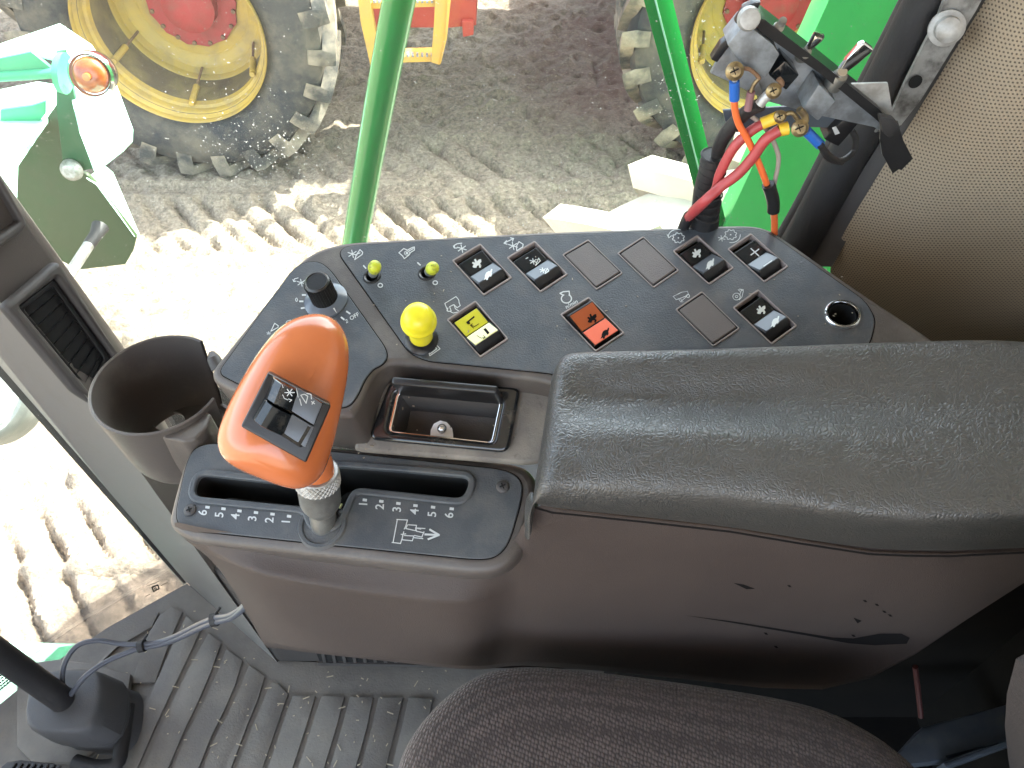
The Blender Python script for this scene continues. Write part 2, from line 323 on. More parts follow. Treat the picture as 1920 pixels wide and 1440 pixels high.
def plate(name,pl,outer,holes,h0,h1,bev,m,parent,rnd=.004,hr=.0012,ref=0):
    loops=[roundpoly([pl.uv(x,y,ref) for x,y in outer],rnd)]+[roundpoly([pl.uv(x,y,ref) for x,y in h],hr) for h in holes]
    return curve_mesh(name,loops,h0,h1,bev,pl.mat(0),m,parent)
def catmull(pts,n=6):
    pts=[V(p) for p in pts]; out=[]
    for i in range(len(pts)-1):
        p0=pts[max(i-1,0)];p1=pts[i];p2=pts[i+1];p3=pts[min(i+2,len(pts)-1)]
        for k in range(n):
            t=k/n; out.append(.5*((2*p1)+(p2-p0)*t+(2*p0-5*p1+4*p2-p3)*t*t+(3*p1-p0-3*p2+p3)*t**3))
    out.append(pts[-1]); return out
def tube(bm,pts,r,seg=10,smooth=0,cap=True,mi=0,flat=1.0,up=None):
    pts=[V(p) for p in pts]
    if smooth: 
        if isinstance(r,(list,tuple)):
            q=catmull([V((x,0,0)) for x in r],smooth); r=[a.x for a in q]
        pts=catmull(pts,smooth)
    n=len(pts); rs=r if isinstance(r,(list,tuple)) else [r]*n
    d=(pts[1]-pts[0]).normalized(); a=up or (V((0,0,1)) if abs(d.z)<.9 else V((1,0,0)))
    u=(a-d*a.dot(d)).normalized(); rings=[]
    for i in range(n):
        d=(pts[min(i+1,n-1)]-pts[max(i-1,0)]).normalized(); u=(u-d*u.dot(d)).normalized(); v=d.cross(u)
        rings.append([bm.verts.new(pts[i]+(u*math.cos(2*math.pi*k/seg)+v*math.sin(2*math.pi*k/seg)*flat)*rs[i]) for k in range(seg)])
    for i in range(n-1):
        for k in range(seg):
            f=bm.faces.new((rings[i][k],rings[i][(k+1)%seg],rings[i+1][(k+1)%seg],rings[i+1][k])); f.material_index=mi
    if cap:
        bm.faces.new(rings[0]).material_index=mi; bm.faces.new(rings[-1]).material_index=mi
    return bm
def lathe(bm,prof,o,ax,seg=32,mi=0,a0=0,a1=2*math.pi,ref=None,cap=False):
    """prof: (radius, height along ax)"""
    ax=V(ax).normalized(); o=V(o); a=ref or (V((1,0,0)) if abs(ax.x)<.9 else V((0,1,0)))
    u=(a-ax*a.dot(ax)).normalized(); v=ax.cross(u); full=abs(a1-a0-2*math.pi)<1e-6
    ns=seg if full else seg+1; rings=[]
    for r,h in prof:
        if r<1e-6: rings.append([bm.verts.new(o+ax*h)]*ns); continue
        rings.append([bm.verts.new(o+ax*h+(u*math.cos(a0+(a1-a0)*k/seg)+v*math.sin(a0+(a1-a0)*k/seg))*r) for k in range(ns)])
    for i in range(len(prof)-1):
        for k in range(seg):
            k2=(k+1)%ns if full else k+1
            q=[rings[i][k],rings[i][k2],rings[i+1][k2],rings[i+1][k]]
            q2=[]
            for x in q:
                if x not in q2: q2.append(x)
            if len(q2)>2:
                f=bm.faces.new(q2); f.material_index=mi
    return bm
def obox(bm,c,ax,ay,az,sx,sy,sz,bev=0,mi=0,seg=2):
    c=V(c); ax=V(ax).normalized(); ay=V(ay); ay=(ay-ax*ay.dot(ax)).normalized(); az=ax.cross(ay)
    vs=[bm.verts.new(c+ax*(sx*i/2)+ay*(sy*j/2)+az*(sz*k/2)) for i in (-1,1) for j in (-1,1) for k in (-1,1)]
    fs=[(0,1,3,2),(4,6,7,5),(0,4,5,1),(2,3,7,6),(0,2,6,4),(1,5,7,3)]
    ff=[bm.faces.new([vs[i] for i in q]) for q in fs]
    for f in ff: f.material_index=mi
    if bev:
        es=list({e for f in ff for e in f.edges}); bmesh.ops.bevel(bm,geom=es,offset=bev,segments=seg,profile=.6,affect='EDGES')
    return bm
def slab(bm,pts,off,bev=0,mi=0,seg=2):
    """solid prism: polygon of world points extruded by vector off"""
    a=[bm.verts.new(p) for p in pts]; b=[bm.verts.new(V(p)+V(off)) for p in pts]; n=len(a); ff=[bm.faces.new(a),bm.faces.new(b[::-1])]
    for i in range(n): ff.append(bm.faces.new((a[i],b[i],b[(i+1)%n],a[(i+1)%n])))
    for f in ff: f.material_index=mi
    if bev:
        es=list({e for f in ff for e in f.edges}); bmesh.ops.bevel(bm,geom=es,offset=bev,segments=seg,profile=.6,affect='EDGES',clamp_overlap=True)
    return bm
def grid(bm,rows,mi=0,uvs=None):
    vs=[[bm.verts.new(p) for p in r] for r in rows]
    fl=[]
    for i in range(len(rows)-1):
        for j in range(len(rows[0])-1):
            f=bm.faces.new((vs[i][j],vs[i][j+1],vs[i+1][j+1],vs[i+1][j])); f.material_index=mi; fl.append(f)
    return vs
def strokes(bm,lines,wd,pl=None,h=.0004,fn=None,mi=0):
    """printed line work: pixel polylines laid on a plane as thin ribbons"""
    fn=fn or (lambda x,y: pl.at(x,y,h))
    for ln in lines:
        ln=[V(p) for p in ln]; n=len(ln); closed=(ln[0]-ln[-1]).length<.01 and n>2
        if n==1: continue
        for i in range(n-1):
            d=(ln[i+1]-ln[i]); 
            if d.length<1e-5: continue
            d.normalize(); q=V((-d.y,d.x))*wd/2; e=d*wd*.3
            a,b=ln[i]-e,ln[i+1]+e
            # rotate drawing order in height a hair so neighbours never share a plane
            f=bm.faces.new([bm.verts.new(fn(*p)) for p in (a-q,b-q,b+q,a+q)]); f.material_index=mi
            # tiny lift per segment
            for v in f.verts: v.co+= (C-v.co).normalized()*(.00002*(i%3))
    return bm
def disc_px(bm,cx,cy,rx,ry,fn,n=14,mi=0,rot=0):
    f=bm.faces.new([bm.verts.new(fn(cx+rx*math.cos(rot)*math.cos(t)-ry*math.sin(rot)*math.sin(t),cy+rx*math.sin(rot)*math.cos(t)+ry*math.cos(rot)*math.sin(t))) for t in [2*math.pi*k/n for k in range(n)]]); f.material_index=mi
def circ(cx,cy,rx,ry,n=14,a0=0,a1=360,rot=0):
    rot=R(rot); return [(cx+rx*math.cos(R(t))*math.cos(rot)-ry*math.sin(R(t))*math.sin(rot),cy+rx*math.cos(R(t))*math.sin(rot)+ry*math.sin(R(t))*math.cos(rot)) for t in [a0+(a1-a0)*k/n for k in range(n+1)]]
_fc={}
def text_px(bm,s,org,right,up,fn,mi=0):
    """letters laid out with pixel vectors right/up per unit of height"""
    if s not in _fc:
        cu=bpy.data.curves.new('t','FONT'); cu.body=s; cu.size=1; cu.align_x='CENTER'; cu.offset=.012
        t=bpy.data.objects.new('t',cu); COL.objects.link(t); dg=bpy.context.evaluated_depsgraph_get(); dg.update(); me=bpy.data.meshes.new_from_object(t.evaluated_get(dg))
        _fc[s]=([v.co.copy() for v in me.vertices],[list(p.vertices) for p in me.polygons]); bpy.data.objects.remove(t); bpy.data.meshes.remove(me)
    vs,ps=_fc[s]; nv=[bm.verts.new(fn(org[0]+right[0]*v.x+up[0]*v.y,org[1]+right[1]*v.x+up[1]*v.y)) for v in vs]
    for p in ps:
        try: bm.faces.new([nv[i] for i in p]).material_index=mi
        except ValueError: pass
def fill_px(bm,poly,fn,mi=0):
    from mathutils.geometry import tessellate_polygon
    vs=[bm.verts.new(fn(x,y)) for x,y in poly]
    for t in tessellate_polygon([[V((x,y,0)) for x,y in poly]]):
        try: bm.faces.new([vs[i] for i in t]).material_index=mi
        except ValueError: pass
# ================================================================ THE GROUND
def track(x,y,yc,wd,pitch,k,dep,ph=0):
    a=abs(y-yc)
    if a>wd*.5+.08: return 0
    e=min(1,max(0,(wd*.5+.08-a)/.08))
    s=((x+k*(y-yc))/pitch+ph+.12*noise.noise(V((x*1.3,y*2,3))))%1
    lug=math.exp(-((s-.5)/.15)**2)
    amp=min(1.25,max(0,.75+1.3*noise.noise(V((x*2.3,y*3+yc,11)))))
    return e*(-dep*lug*amp-.012)+ (0.02*math.exp(-((a-wd*.5-.05)/.05)**2))
def ground_h(x,y):
    h=.05*noise.noise(V((x*.55,y*.55,0)))+.022*noise.noise(V((x*2.2,y*2.6,5)))
    f=noise.noise(V((x*7,y*7,9))); g=noise.noise(V((x*15,y*15,2))); h+=.016*f+ .022*g*abs(g)*2+.010*g+.006*noise.noise(V((x*33,y*33,4)))
    c=noise.noise(V((x*3.1+4,y*3.1,7)));  h+= .03*max(0,c-.25)
    h+=track(x,y,3.88,.42,.185,.85,.062)+track(x,y,4.56,.40,.23,.9,.035,.3)+track(x,y,1.82,.36,.20,.85,.085)+track(x,y,1.38,.34,.20,.75,.075,.4)
    h+=track(x,y,2.75,.3,.21,-.6,.018,.2)+track(x,y,3.35,.3,.19,-.75,.03,.7)
    return h
def ground():
    bm=B(); xs=[-4.6+.021*i for i in range(380)]; ys=[]; y=.9
    while y<8.2: ys.append(y); y+=.016+.0022*(y-.9)
    rows=[[V((x,y,ground_h(x,y)*min(1,(x+4.6)*2,(3.38-x)*2 if x<3.38 else 0,(y-.9)*3,(8.3-y)*2))) for x in xs] for y in ys]
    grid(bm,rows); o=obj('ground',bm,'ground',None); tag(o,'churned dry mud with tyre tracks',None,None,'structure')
    bm=B(); x0,x1,y0,y1=xs[0],xs[-1],ys[0],ys[-1]; Rr=400
    z=-.004
    for a,b,c,d in ((-Rr,x0,-Rr,Rr),(x1,Rr,-Rr,Rr),(x0,x1,-Rr,y0),(x0,x1,y1,Rr)):
        bm.faces.new([bm.verts.new(p) for p in ((a,c,z),(b,c,z),(b,d,z),(a,d,z))])
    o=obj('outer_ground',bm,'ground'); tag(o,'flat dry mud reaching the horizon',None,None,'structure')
ground()

# ================================================================ CONTROL CONSOLE
con=thing('control_console',P(700,900,z=CZ-.6),'grey-brown side control console with padded armrest, rows of rocker switches and orange lever','control console')
ROCK=dict(r1=[(849.5,491),(901,460),(959,522),(907.5,554.5)],r2=[(952,485.6),(1002.7,455),(1063,516),(1013.6,548.6)],
 y=[(840,601.6),(892,567),(952,636.6),(901,670.5)],red=[(1052,592),(1104,560),(1169,625.6),(1117,660)],
 r3=[(1262.5,473),(1307.5,444),(1374,504),(1329,534.5)],r4=[(1365,469.5),(1407.5,441),(1476,501),(1432.5,530)],r5=[(1375,579),(1421,546),(1492.5,612.5),(1446,646)])
BLK=[[(1055,480),(1103,452),(1167,514),(1118.6,544.7)],[(1158,477),(1206,446),(1272,509),(1225,541)],[(1267,582.5),(1316,549),(1386,617.5),(1337,651)]]
LIGH=circ(1579,591,30,25,24)[:-1]
TOG=[((698,519),(703,499)),((801,513),(812,502))]
ASH=[(727,676),(880,694),(1040,710),(1012,850),(985,868),(662,836)]
def grow(q,k):
    c=sum((V(p) for p in q),V((0,0)))/len(q); return [tuple(c+(V(p)-c)*k) for p in q]
# upper housing (with the sunken ashtray bay)
top=[(384,706),(430,650),(548,500),(585,470),(640,452),(1000,433),(1400,418),(1437,424),(1468,442),(1600,535),(1760,640),(1900,760),(1100,760),(1040,714),(900,700),(748,681),(722,682),(703,697),(688,725),(672,768),(655,785),(520,760),(440,735)]
BP0=PP.at(740,690,-.018); BP=Pl(BP0,(PP.at(1020,725,-.018)-BP0).cross(BP0-SP.at(820,860,.007)))
if BP.n.z<0: BP=Pl(BP0,-BP.n)
WELL=[(650,482),(1000,452),(1400,440),(1450,460),(1610,575),(1618,640),(1500,690),(1120,690),(1020,684),(905,678),(800,664),(770,648)]
plate('upper_housing',PP,top,[WELL],-.055,0,.0045,'housing',con,rnd=.02,hr=.004)
plate('bay_block',BP,[(664,832),(668,790),(705,670),(735,640),(1060,670),(1050,862),(985,873),(662,847)],[[(748,737),(942,754),(926,830),(731,808)]],-.011,0,.0035,'recess',con,rnd=.008)
plate('well_floor',PP,[(640,450),(1400,425),(1640,600),(1600,700),(760,680)],[],-.050,-.030,.001,'hole',con)
SWP=[(637,478),(643,466),(662,461),(1000,443),(1400,428),(1432,433),(1458,449),(1622,566),(1641,600),(1632,640),(1590,700),(1100,712),(1020,699),(800,677),(768,662)]
curve_mesh('shut_line',[offs(roundpoly([PP.uv(*p) for p in SWP],.006),.0007),offs(roundpoly([PP.uv(*p) for p in SWP],.006),-.0015)],-.0003,.0003,.0001,PP.mat(),'seam',con)
plate('switch_plate',PP,SWP,[grow(q,.985) for q in ROCK.values()]+[LIGH]+[circ(*t[0],14,11,16)[:-1] for t in TOG],-.0005,.0008,.0004,'plate',con,rnd=.006)
KNP=[(410,700),(548,508),(572,492),(600,492),(620,508),(722,652),(727,670),(718,684),(700,692),(684,712),(672,740),(655,764),(600,766),(452,722)]
curve_mesh('shut_line',[offs(roundpoly([PP.uv(*p) for p in KNP],.006),.0007),offs(roundpoly([PP.uv(*p) for p in KNP],.006),-.0015)],-.0003,.0003,.0001,PP.mat(),'seam',con)
plate('knob_plate',PP,KNP,[],-.0005,.0008,.0004,'plate',con,rnd=.006)

HARE=[(-9,5),(-6,1),(-9,-2),(-7,-4),(-3,-2),(-4,-8),(-1,-9),(1,-4),(5,-7),(9,-7),(9,-2),(6,1),(8,5),(6,9),(3,8),(4,4),(0,4),(-2,8),(-7,7)]
TORT=[(-12,7),(-8,3),(-6,-1),(-2,-5),(3,-6),(7,-5),(10,-8),(12,-7),(10,-3),(8,-1),(7,3),(4,6),(2,4),(-2,6),(-4,9),(-7,9),(-7,6)]
def put(poly,cx,cy,k=1.0,rot=0):
    c,s=math.cos(R(rot)),math.sin(R(rot)); return [(cx+(x*c-y*s)*k,cy+(x*s+y*c)*k) for x,y in poly]
def aster(cx,cy,r,n=3,rot=20): return [[(cx-r*math.cos(R(rot+a)),cy-r*.8*math.sin(R(rot+a))),(cx+r*math.cos(R(rot+a)),cy+r*.8*math.sin(R(rot+a)))] for a in [180*k/n for k in range(n)]]
def rocker(q,label,prof,m1,m2,sym,mm='marklens',group='rocker switches on the console'):
    rt=obj('rocker_switch',B(),'black',con)
    bpy.data.objects.remove(rt)
    L,T,Rr,Bo=[PP.at(*p) for p in q]; e1=((T-L)+(Rr-Bo))/2; e2=((Bo-L)+(Rr-T))/2; n=PP.n
    w0,w1=.06,.94
    def pt(u,t,h): return L+e1*u+e2*t+n*h
    bm=B()
    fr=[ (prof[0][0],-.018)]+list(prof)+[(prof[-1][0],-.018)]
    rows=[[pt(u,t,h) for (t,h) in fr] for u in (w0,w1)]
    vs=grid(bm,rows); bm.faces.new(vs[0]); bm.faces.new(vs[1][::-1]); bm.faces.new((vs[0][0],vs[1][0],vs[1][-1],vs[0][-1]))
    es=[e for e in bm.edges if all(min(((v.co-L)-n*h).dot(n) for h in (0,))>-.017 for v in e.verts)]
    bmesh.ops.bevel(bm,geom=es,offset=.0009,segments=2,profile=.6,affect='EDGES',clamp_overlap=True)
    body=obj('rocker_switch',bm,'black',con,angle=22)
    if label: body['label']=label
    def lens(nm,i,u0,u1,m):
        (t0,h0),(t1,h1)=prof[i],prof[i+1]; a=.06;b=.97
        ps=[pt(u,t0+(t1-t0)*s,h0+(h1-h0)*s) for u,s in ((u0,a),(u1,a),(u1,b),(u0,b))]
        nn=(ps[1]-ps[0]).cross(ps[3]-ps[0]).normalized(); nn=nn if nn.z>0 else -nn
        b2=B(); slab(b2,[p-nn*.0006 for p in ps],nn*.0012,.0002); obj(nm,b2,m,body,smooth=False)
        return Pl(ps[0]+nn*.0008,nn)
    k=1 if prof is PR else 0
    p1=lens('upper_lens',k,.10,.90,m1); p2=lens('lower_lens',k+1,.10,.90,m2)
    b3=B()
    for which,kind,data,wd in sym:
        pl=p1 if which==0 else p2
        if kind=='fill': fill_px(b3,data,lambda x,y:pl.at(x,y,0))
        else: strokes(b3,data,wd,pl,0)
    obj('symbol',b3,mm,body,smooth=False)
    # pale moulded edge round the well
    outer=[PP.uv(*p) for p in grow(q,1.035)]; inner=[PP.uv(*p) for p in grow(q,.965)]
    curve_mesh('well_edge',[roundpoly(outer,.0012),roundpoly(inner,.001)],-.004,.0016,.0003,PP.mat(),'edge',body)
    # black liner of the well
    b4=B()
    Q=[PP.uv(*p) for p in grow(q,.975)]; vs=[[b4.verts.new(PP.w(p[0],p[1],h)) for p in Q] for h in (-.021,.0004)]
    for i in range(4): b4.faces.new((vs[0][i],vs[0][(i+1)%4],vs[1][(i+1)%4],vs[1][i]))
    obj('well_liner',b4,'hole',body)
    return body
PB=[(.12,.0005),(.48,-.0008),(.80,.0042),(.97,-.006)]
PY=[(.11,.001),(.50,0),(.82,.0050),(.98,-.006)]
PR=[(.10,.003),(.17,.0055),(.55,.0015),(.93,.0022)]
PR2=[(.10,.004),(.10,.004),(.55,.0018),(.93,.0028)]
rocker(ROCK['r1'],'rocker with a hare above a tortoise, beside the second toggle',PB,'lensd','lensg',[(0,'fill',put(HARE,894,494,1,-8),0),(1,'fill',put(TORT,915,515,.95,-22),0)])
rocker(ROCK['r2'],'rocker with two reel symbols',PB,'lensd','lensg',[(0,'st',aster(1000,490,7)+[[(1010,484),(1013,489),(1004,498),(1010,484)],[(986,485),(990,483)]],1.4),(1,'st',aster(1018,507,6)+[[(1026,503),(1029,508),(1022,513),(1026,503)]],1.5)])
rocker(ROCK['y'],'rocker with olive and cream lenses',PY,'lensy','lensc',[(0,'fill',[(874,604),(889,592),(890,595),(880,603),(882,607),(877,608)],0),(0,'st',[[(882,610),(890,612),(898,607)],[(886,607),(882,610),(888,615)]],1.3),(1,'fill',[(906,617),(911,615),(918,624),(914,627)],0),(1,'st',[[(894,629),(902,634),(910,632)],[(906,629),(910,632),(906,635)]],1.0)],mm='seam')
rocker(ROCK['red'],'rocker with rust and coral red lenses',PR,'lensr','lenso',[(0,'fill',put(HARE,1110,597,1,-8),0),(1,'fill',put(TORT,1134,625,.95,-22),0)],mm='seam')
rocker(ROCK['r3'],'rocker with hare and tortoise beside the blank covers',PB,'lensd','lensg',[(0,'fill',put(HARE,1306,475,.95,-8),0),(1,'fill',put(TORT,1331,495,.95,-22),0)])
rocker(ROCK['r4'],'rocker with a plus and a minus',PB,'lensd','lensg',[(0,'st',[[(1408,466),(1423,480)],[(1408,478),(1423,467)]],2.2),(1,'st',[[(1432,499),(1447,489)]],2.2)],mm='mark')
rocker(ROCK['r5'],'rocker with hare and tortoise beside the lighter socket',PB,'lensd','lensg',[(0,'fill',put(HARE,1427,581,.95,-8),0),(1,'fill',put(TORT,1453,603,.95,-22),0)])
for q in BLK:
    b=curve_mesh('blank_cover',[roundpoly([PP.uv(*p) for p in grow(q,.90)],.0012)],-.0005,.0018,.0006,PP.mat(),'blank',con)
    curve_mesh('cover_edge',[roundpoly([PP.uv(*p) for p in grow(q,1.02)],.0014),roundpoly([PP.uv(*p) for p in grow(q,.965)],.001)],.0002,.0016,.0003,PP.mat(),'edge',b)
    curve_mesh('gap',[roundpoly([PP.uv(*p) for p in grow(q,.97)],.0014)],.0004,.0011,.0001,PP.mat(),'hole',b)
# lighter socket
o=PP.at(1579,591); b=B(); lathe(b,[(.0088,-.02),(.0088,.0012),(.0096,.0026),(.0106,.0026),(.0116,.0018),(.0120,.0004)],o,PP.n,32); ls=obj('lighter_socket',b,'chrome',con)
b=B(); lathe(b,[(0,-.024),(.0086,-.024),(.0086,.0006)],o,PP.n,28); obj('socket_bore',b,'hole',ls)
# toggles
for i,((bx,by),(tx,ty)) in enumerate(TOG):
    o=PP.at(bx,by); tip=PP.at(tx+2,ty+22,.024) if i==0 else PP.at(tx+2,ty+20,.022)
    tip=P(tx,ty,f=F/ray(tx,ty).length*((PP.at(bx+4,by+3,.020)-C).length))
    b=B(); lathe(b,[(.0042,-.004),(.0042,.0006),(.0058,.0016),(.0066,.0014),(.0072,.0002)],o,PP.n,24); tg=obj('toggle_switch',b,'black',con)
    b=B(); lathe(b,[(0,-.006),(.0042,-.006),(.0042,.001)],o,PP.n,20); obj('socket_bore',b,'hole',tg)
    d=(tip-o); b=B(); tube(b,[o+d*.02-PP.n*.002,o+d*.25,o+d*.55],[.0028,.0026,.0026],14); obj('lever_stem',b,'chrome',tg)
    b=B(); tube(b,[o+d*.30,o+d*.33,o+d*.72],[.0028,.0034,.0037],18); obj('lever_sleeve',b,'zinc',tg); b=B(); tube(b,[o+d*.66,o+d*.70,o+d*.80,o+d*.93,o+d*1.04,o+d*1.11,o+d*1.13],[.0034,.0040,.0045,.0046,.0040,.0022,.0005],18,smooth=3); obj('lever_tip',b,'lime',tg)
# yellow pull knob
o=PP.at(791,640); tp=P(783,590,f=F/ray(783,590).length*((PP.at(788,628,.036)-C).length)); d=(tp-o).normalized(); L_=(tp-o).length
b=B(); lathe(b,[(.0115,0),(.0115,.004),(.009,.006),(.008,.01)],o,d,28); pk=obj('pull_knob',b,'black',con)
b=B(); lathe(b,[(.0078,.006),(.0079,L_*.45),(.0081,L_*.60),(.0092,L_*.66),(.0113,L_*.70),(.0118,L_*.745),(.0116,L_*.80),(.0107,L_*.825),(.0106,L_*.84),(.0102,L_*.92),(.0088,L_*1.0),(.0060,L_*1.055),(.003,L_*1.07),(0,L_*1.072)],o,d,36); obj('knob_cap',b,'yellow',pk)
# rotary knob
o=PP.at(612,565); 
b=B(); lathe(b,[(.0160,0.0008),(.0158,.002),(.0130,.004),(.0098,.0052)],o,PP.n,36); rk=obj('rotary_knob',b,'dialskirt',con)
b=B(); hgt=.0235; pr=[(.0092,.004),(.0090,.006)]; 
lathe(b,[(.0092,.004),(.0090,hgt-.001),(.0080,hgt),(.0078,hgt+.0002),(.0072,hgt-.0004),(0,hgt-.0004)],o,PP.n,36)
for k in range(30):
    a=2*math.pi*k/30; c=o+(PP.ux*math.cos(a)+PP.uy*math.sin(a))*.0091+PP.n*.0135; obox(b,c,PP.n,(PP.ux*math.cos(a)+PP.uy*math.sin(a)),PP.n,.0170,.0009,.0009)
obj('knob_grip',b,'black',rk)
b=B(); fill_px(b,[(624,578),(627,577),(632,588)],lambda x,y:PP.at(x,y,.0046)); obj('pointer',b,'mark',rk)
# printed symbols on the plates
def symdone(bb,m='mark',nm='printed_symbol'): obj(nm,bb,m,con,smooth=False)
def S(l,wd=1.7,bb=None,dot=None,h=.0011):
    t=B(); strokes(t,l,wd,PP,h)
    if dot: disc_px(t,*dot,lambda x,y:PP.at(x,y,.0012))
    symdone(t,bb or 'mark')
def TX(*a):
    t=B(); text_px(t,*a,lambda x,y:PP.at(x,y,.0012)); symdone(t)
S(aster(661,476,9)+[[(675,468),(680,473),(679,477),(665,487),(668,478),(675,468)],[(666,478),(675,474)]])
S([[(748,474),(757,466),(764,469),(771,465),(777,463),(777,469),(770,473),(767,478),(762,482),(758,485),(755,480),(748,474)],[(766,471),(775,466)]]); (lambda t:(disc_px(t,763,474.5,2.6,2.2,lambda x,y:PP.at(x,y,.0012)),symdone(t)))(B()); S([circ(763,474.5,5,4,12)],1.1)
S([[(681.5,498),(686,503)]],2.4); S([[(783,492.5),(788,497)]],2.4); S([circ(713,535,4.2,3.6,14)],1.9); S([circ(816,530,4.2,3.6,14)],1.9)
S(aster(866,466,9)+[[(852,465),(852,460),(857,457),(866,456)],[(850,461),(852,465),(857,465)]])
S(aster(962,461,9)+[[(973,453),(981,458),(980,463),(969,470),(968,462),(973,453)],[(945,456),(963,447)],[(950,451),(945,456),(951,458)],[(957,446),(963,447),(961,452)]])
# header symbol beside the yellow rocker
S([[(834,569),(855,556),(860,562),(861,568),(863,573),(857,577),(851,571),(843,575),(846,583),(840,584),(834,569)],[(851,571),(854,579),(860,583)],[(840,577),(838,583)],[(858,585),(850,587),(844,584)]],1.4)
S([circ(1062,560,9.5,8.2,16,-60,240),[(1055,553),(1050,550),(1056,547),(1067,546),(1068,553)]],2.1)
TX('n/min',(1073,573),(11*.9,-6*.9),(-4.4,-9))
def gear(cx,cy,r): 
    l=[]
    for k in range(33):
        a=2*math.pi*k/32; rr=r if (k//2)%2 else r*.8; l.append((cx+rr*math.cos(a),cy+rr*.85*math.sin(a)))
    return l
S([gear(1272,446,11.5),circ(1270,444,17,14,8,180,290),[(1251,440),(1254,446),(1259,442)]],1.4); (lambda t:(disc_px(t,1272,446,1.5,1.3,lambda x,y:PP.at(x,y,.0012)),symdone(t)))(B())
S([gear(1370,440,11.5),circ(1371,441,17,14,8,-5,100)]+aster(1353,447,7),1.3); (lambda t:(disc_px(t,1370,440,1.5,1.3,lambda x,y:PP.at(x,y,.0012)),symdone(t)))(B())
S([[(1262,556),(1278,548),(1289,546),(1291,552),(1284,556),(1276,559),(1268,562),(1262,556)],circ(1290,555,3,3,8),[(1276,566),(1287,556)],[(1276,559),(1278,564)],[(1273,561),(1276,566),(1281,566)]],1.1,'markdim')
S([circ(1381,556,7,6.5,14),circ(1381,556,2.6,2.2,8),[(1387,553),(1390,544),(1394,545),(1391,557),(1386,562)],[(1386,542),(1394,543)],[(1387,546),(1384,543)]],1.2,'markdim')
# knob scale
S([[(578,545),(583,541)],[(567,553),(573,553)],[(562,565),(568,565)],[(565,578),(571,577)],[(650,584),(656,588)],[(640,595),(645,599)]],3)
S(aster(565,530,8.5)+[[(551,528),(552,523),(559,521)],[(549,524),(551,528),(555,527)]],1.4); S([circ(574,538,2.4,2,8)],1.2)
TX('OFF',(666,596),(11*.85,-6.5*.85),(-5,-9)); TX('0',(557,565),(9,-6),(-3,-9)); TX('2',(651,605),(9,-5),(-3,-9))
S([[(515,606),(522,611),(521,614),(508,621),(515,606)]],1.5); S(aster(504,625,4)+[[(536,606),(538,602),(545,600)]],1.1,'markdim')
# reel-lift symbol under the yellow knob
S([[(804,661),(806,667),(825,654),(819,647),(815,650),(819,654),(807,663),(804,661)],[(806,642),(804,655),(810,652),(812,646)],[(808,640),(816,638)],[(811,648),(820,642)]],1.5)
# ashtray
FL=BP
bez=[(736,712),(978,727),(955,850),(694,825)]; hol=[(745,735),(945,752),(928,832),(728,810)]
at=curve_mesh('ashtray',[roundpoly([FL.uv(*p) for p in bez],.007),roundpoly([FL.uv(*p) for p in hol],.004)],0,.0055,.0045,FL.mat(),'blackgloss',con,res=4)
curve_mesh('tray_rim',[roundpoly([FL.uv(*p,.0005) for p in hol],.004),roundpoly([FL.uv(*p,.0005) for p in grow(hol,.935)],.003)],-.012,.0030,.0007,FL.mat(),'chrome',at)
b=B(); hq=grow(hol,.95); T0=[FL.at(*p,-.001) for p in hq]; Bq=[FL.at(*p,-.001)-PP.n*.022 for p in grow(hq,.90)]
v0=[b.verts.new(p) for p in T0]; v1=[b.verts.new(p) for p in Bq]; b.faces.new(v1)
for i in range(4): b.faces.new((v0[i],v0[(i+1)%4],v1[(i+1)%4],v1[i]))
obj('tray_bowl',b,M['trimdark'],at)
a0,a1=FL.at(748,742,.002),FL.at(944,760,.002); up=(BP.n*.75+V((0,-.1,1))*.3).normalized(); dx=(a1-a0).normalized(); bk=up.cross(dx).normalized()
lh=.026; b=B(); slab(b,[a0,a1,a1+up*lh*1.0-dx*.001+bk*.002,a0+up*lh+dx*.001+bk*.002],bk*.0055,.0022,seg=3); obj('ashtray_lid',b,'black',at)
b=B(); dk=Pl(FL.w(0,0,-.010),FL.n); q=[dk.at(*p) for p in [(807,826),(808,808),(814,796),(826,790),(838,793),(848,804),(850,815),(850,832)]]; slab(b,q,PP.n*.0015,.0004); tb=obj('stub_rest',b,'white',at)
b=B(); bmesh.ops.create_uvsphere(b,u_segments=20,v_segments=12,radius=.0036,matrix=Matrix.Translation(dk.at(829,804,.003))); obj('rest_ball',b,'chrome',at)
# --- slot plate housing
LIP=[(311,985),(318,950),(343,858),(362,834),(400,826),(640,836),(985,868),(1010,905),(1003,960),(985,1020),(955,1058),(905,1076),(640,1046),(352,1012)]
SLOT=[(374,890),(480,902),(560,911),(604,893),(628,875),(766,885),(886,896),(872,939),(664,917),(643,966),(625,990),(590,990),(577,954),(362,934)]
DKP=[(328,975),(350,872),(364,842),(395,832),(640,849),(950,882),(977,900),(980,930),(955,1018),(932,1044),(900,1050),(640,1024),(352,994)]
plate('slot_housing',SP,LIP,[grow(SLOT,1.03)],-.022,0,.0065,'housing',con,rnd=.016,hr=.0075)
curve_mesh('shut_line',[offs(roundpoly([SP.uv(*p) for p in DKP],.013),.0007),offs(roundpoly([SP.uv(*p) for p in DKP],.013),-.0015)],-.0003,.0004,.0001,SP.mat(),'seam',con)
plate('slot_plate',SP,DKP,[grow(SLOT,1.01)],-.001,.0012,.0006,'plate2',con,rnd=.013,hr=.0075)
q0=[SP.uv(*p) for p in SLOT]
curve_mesh('slot_rim',[offs(roundpoly(q0,.0075),.0042),offs(roundpoly(q0,.0075),-.0008)],-.010,.0030,.0014,SP.mat(),'plate2',con,res=3)
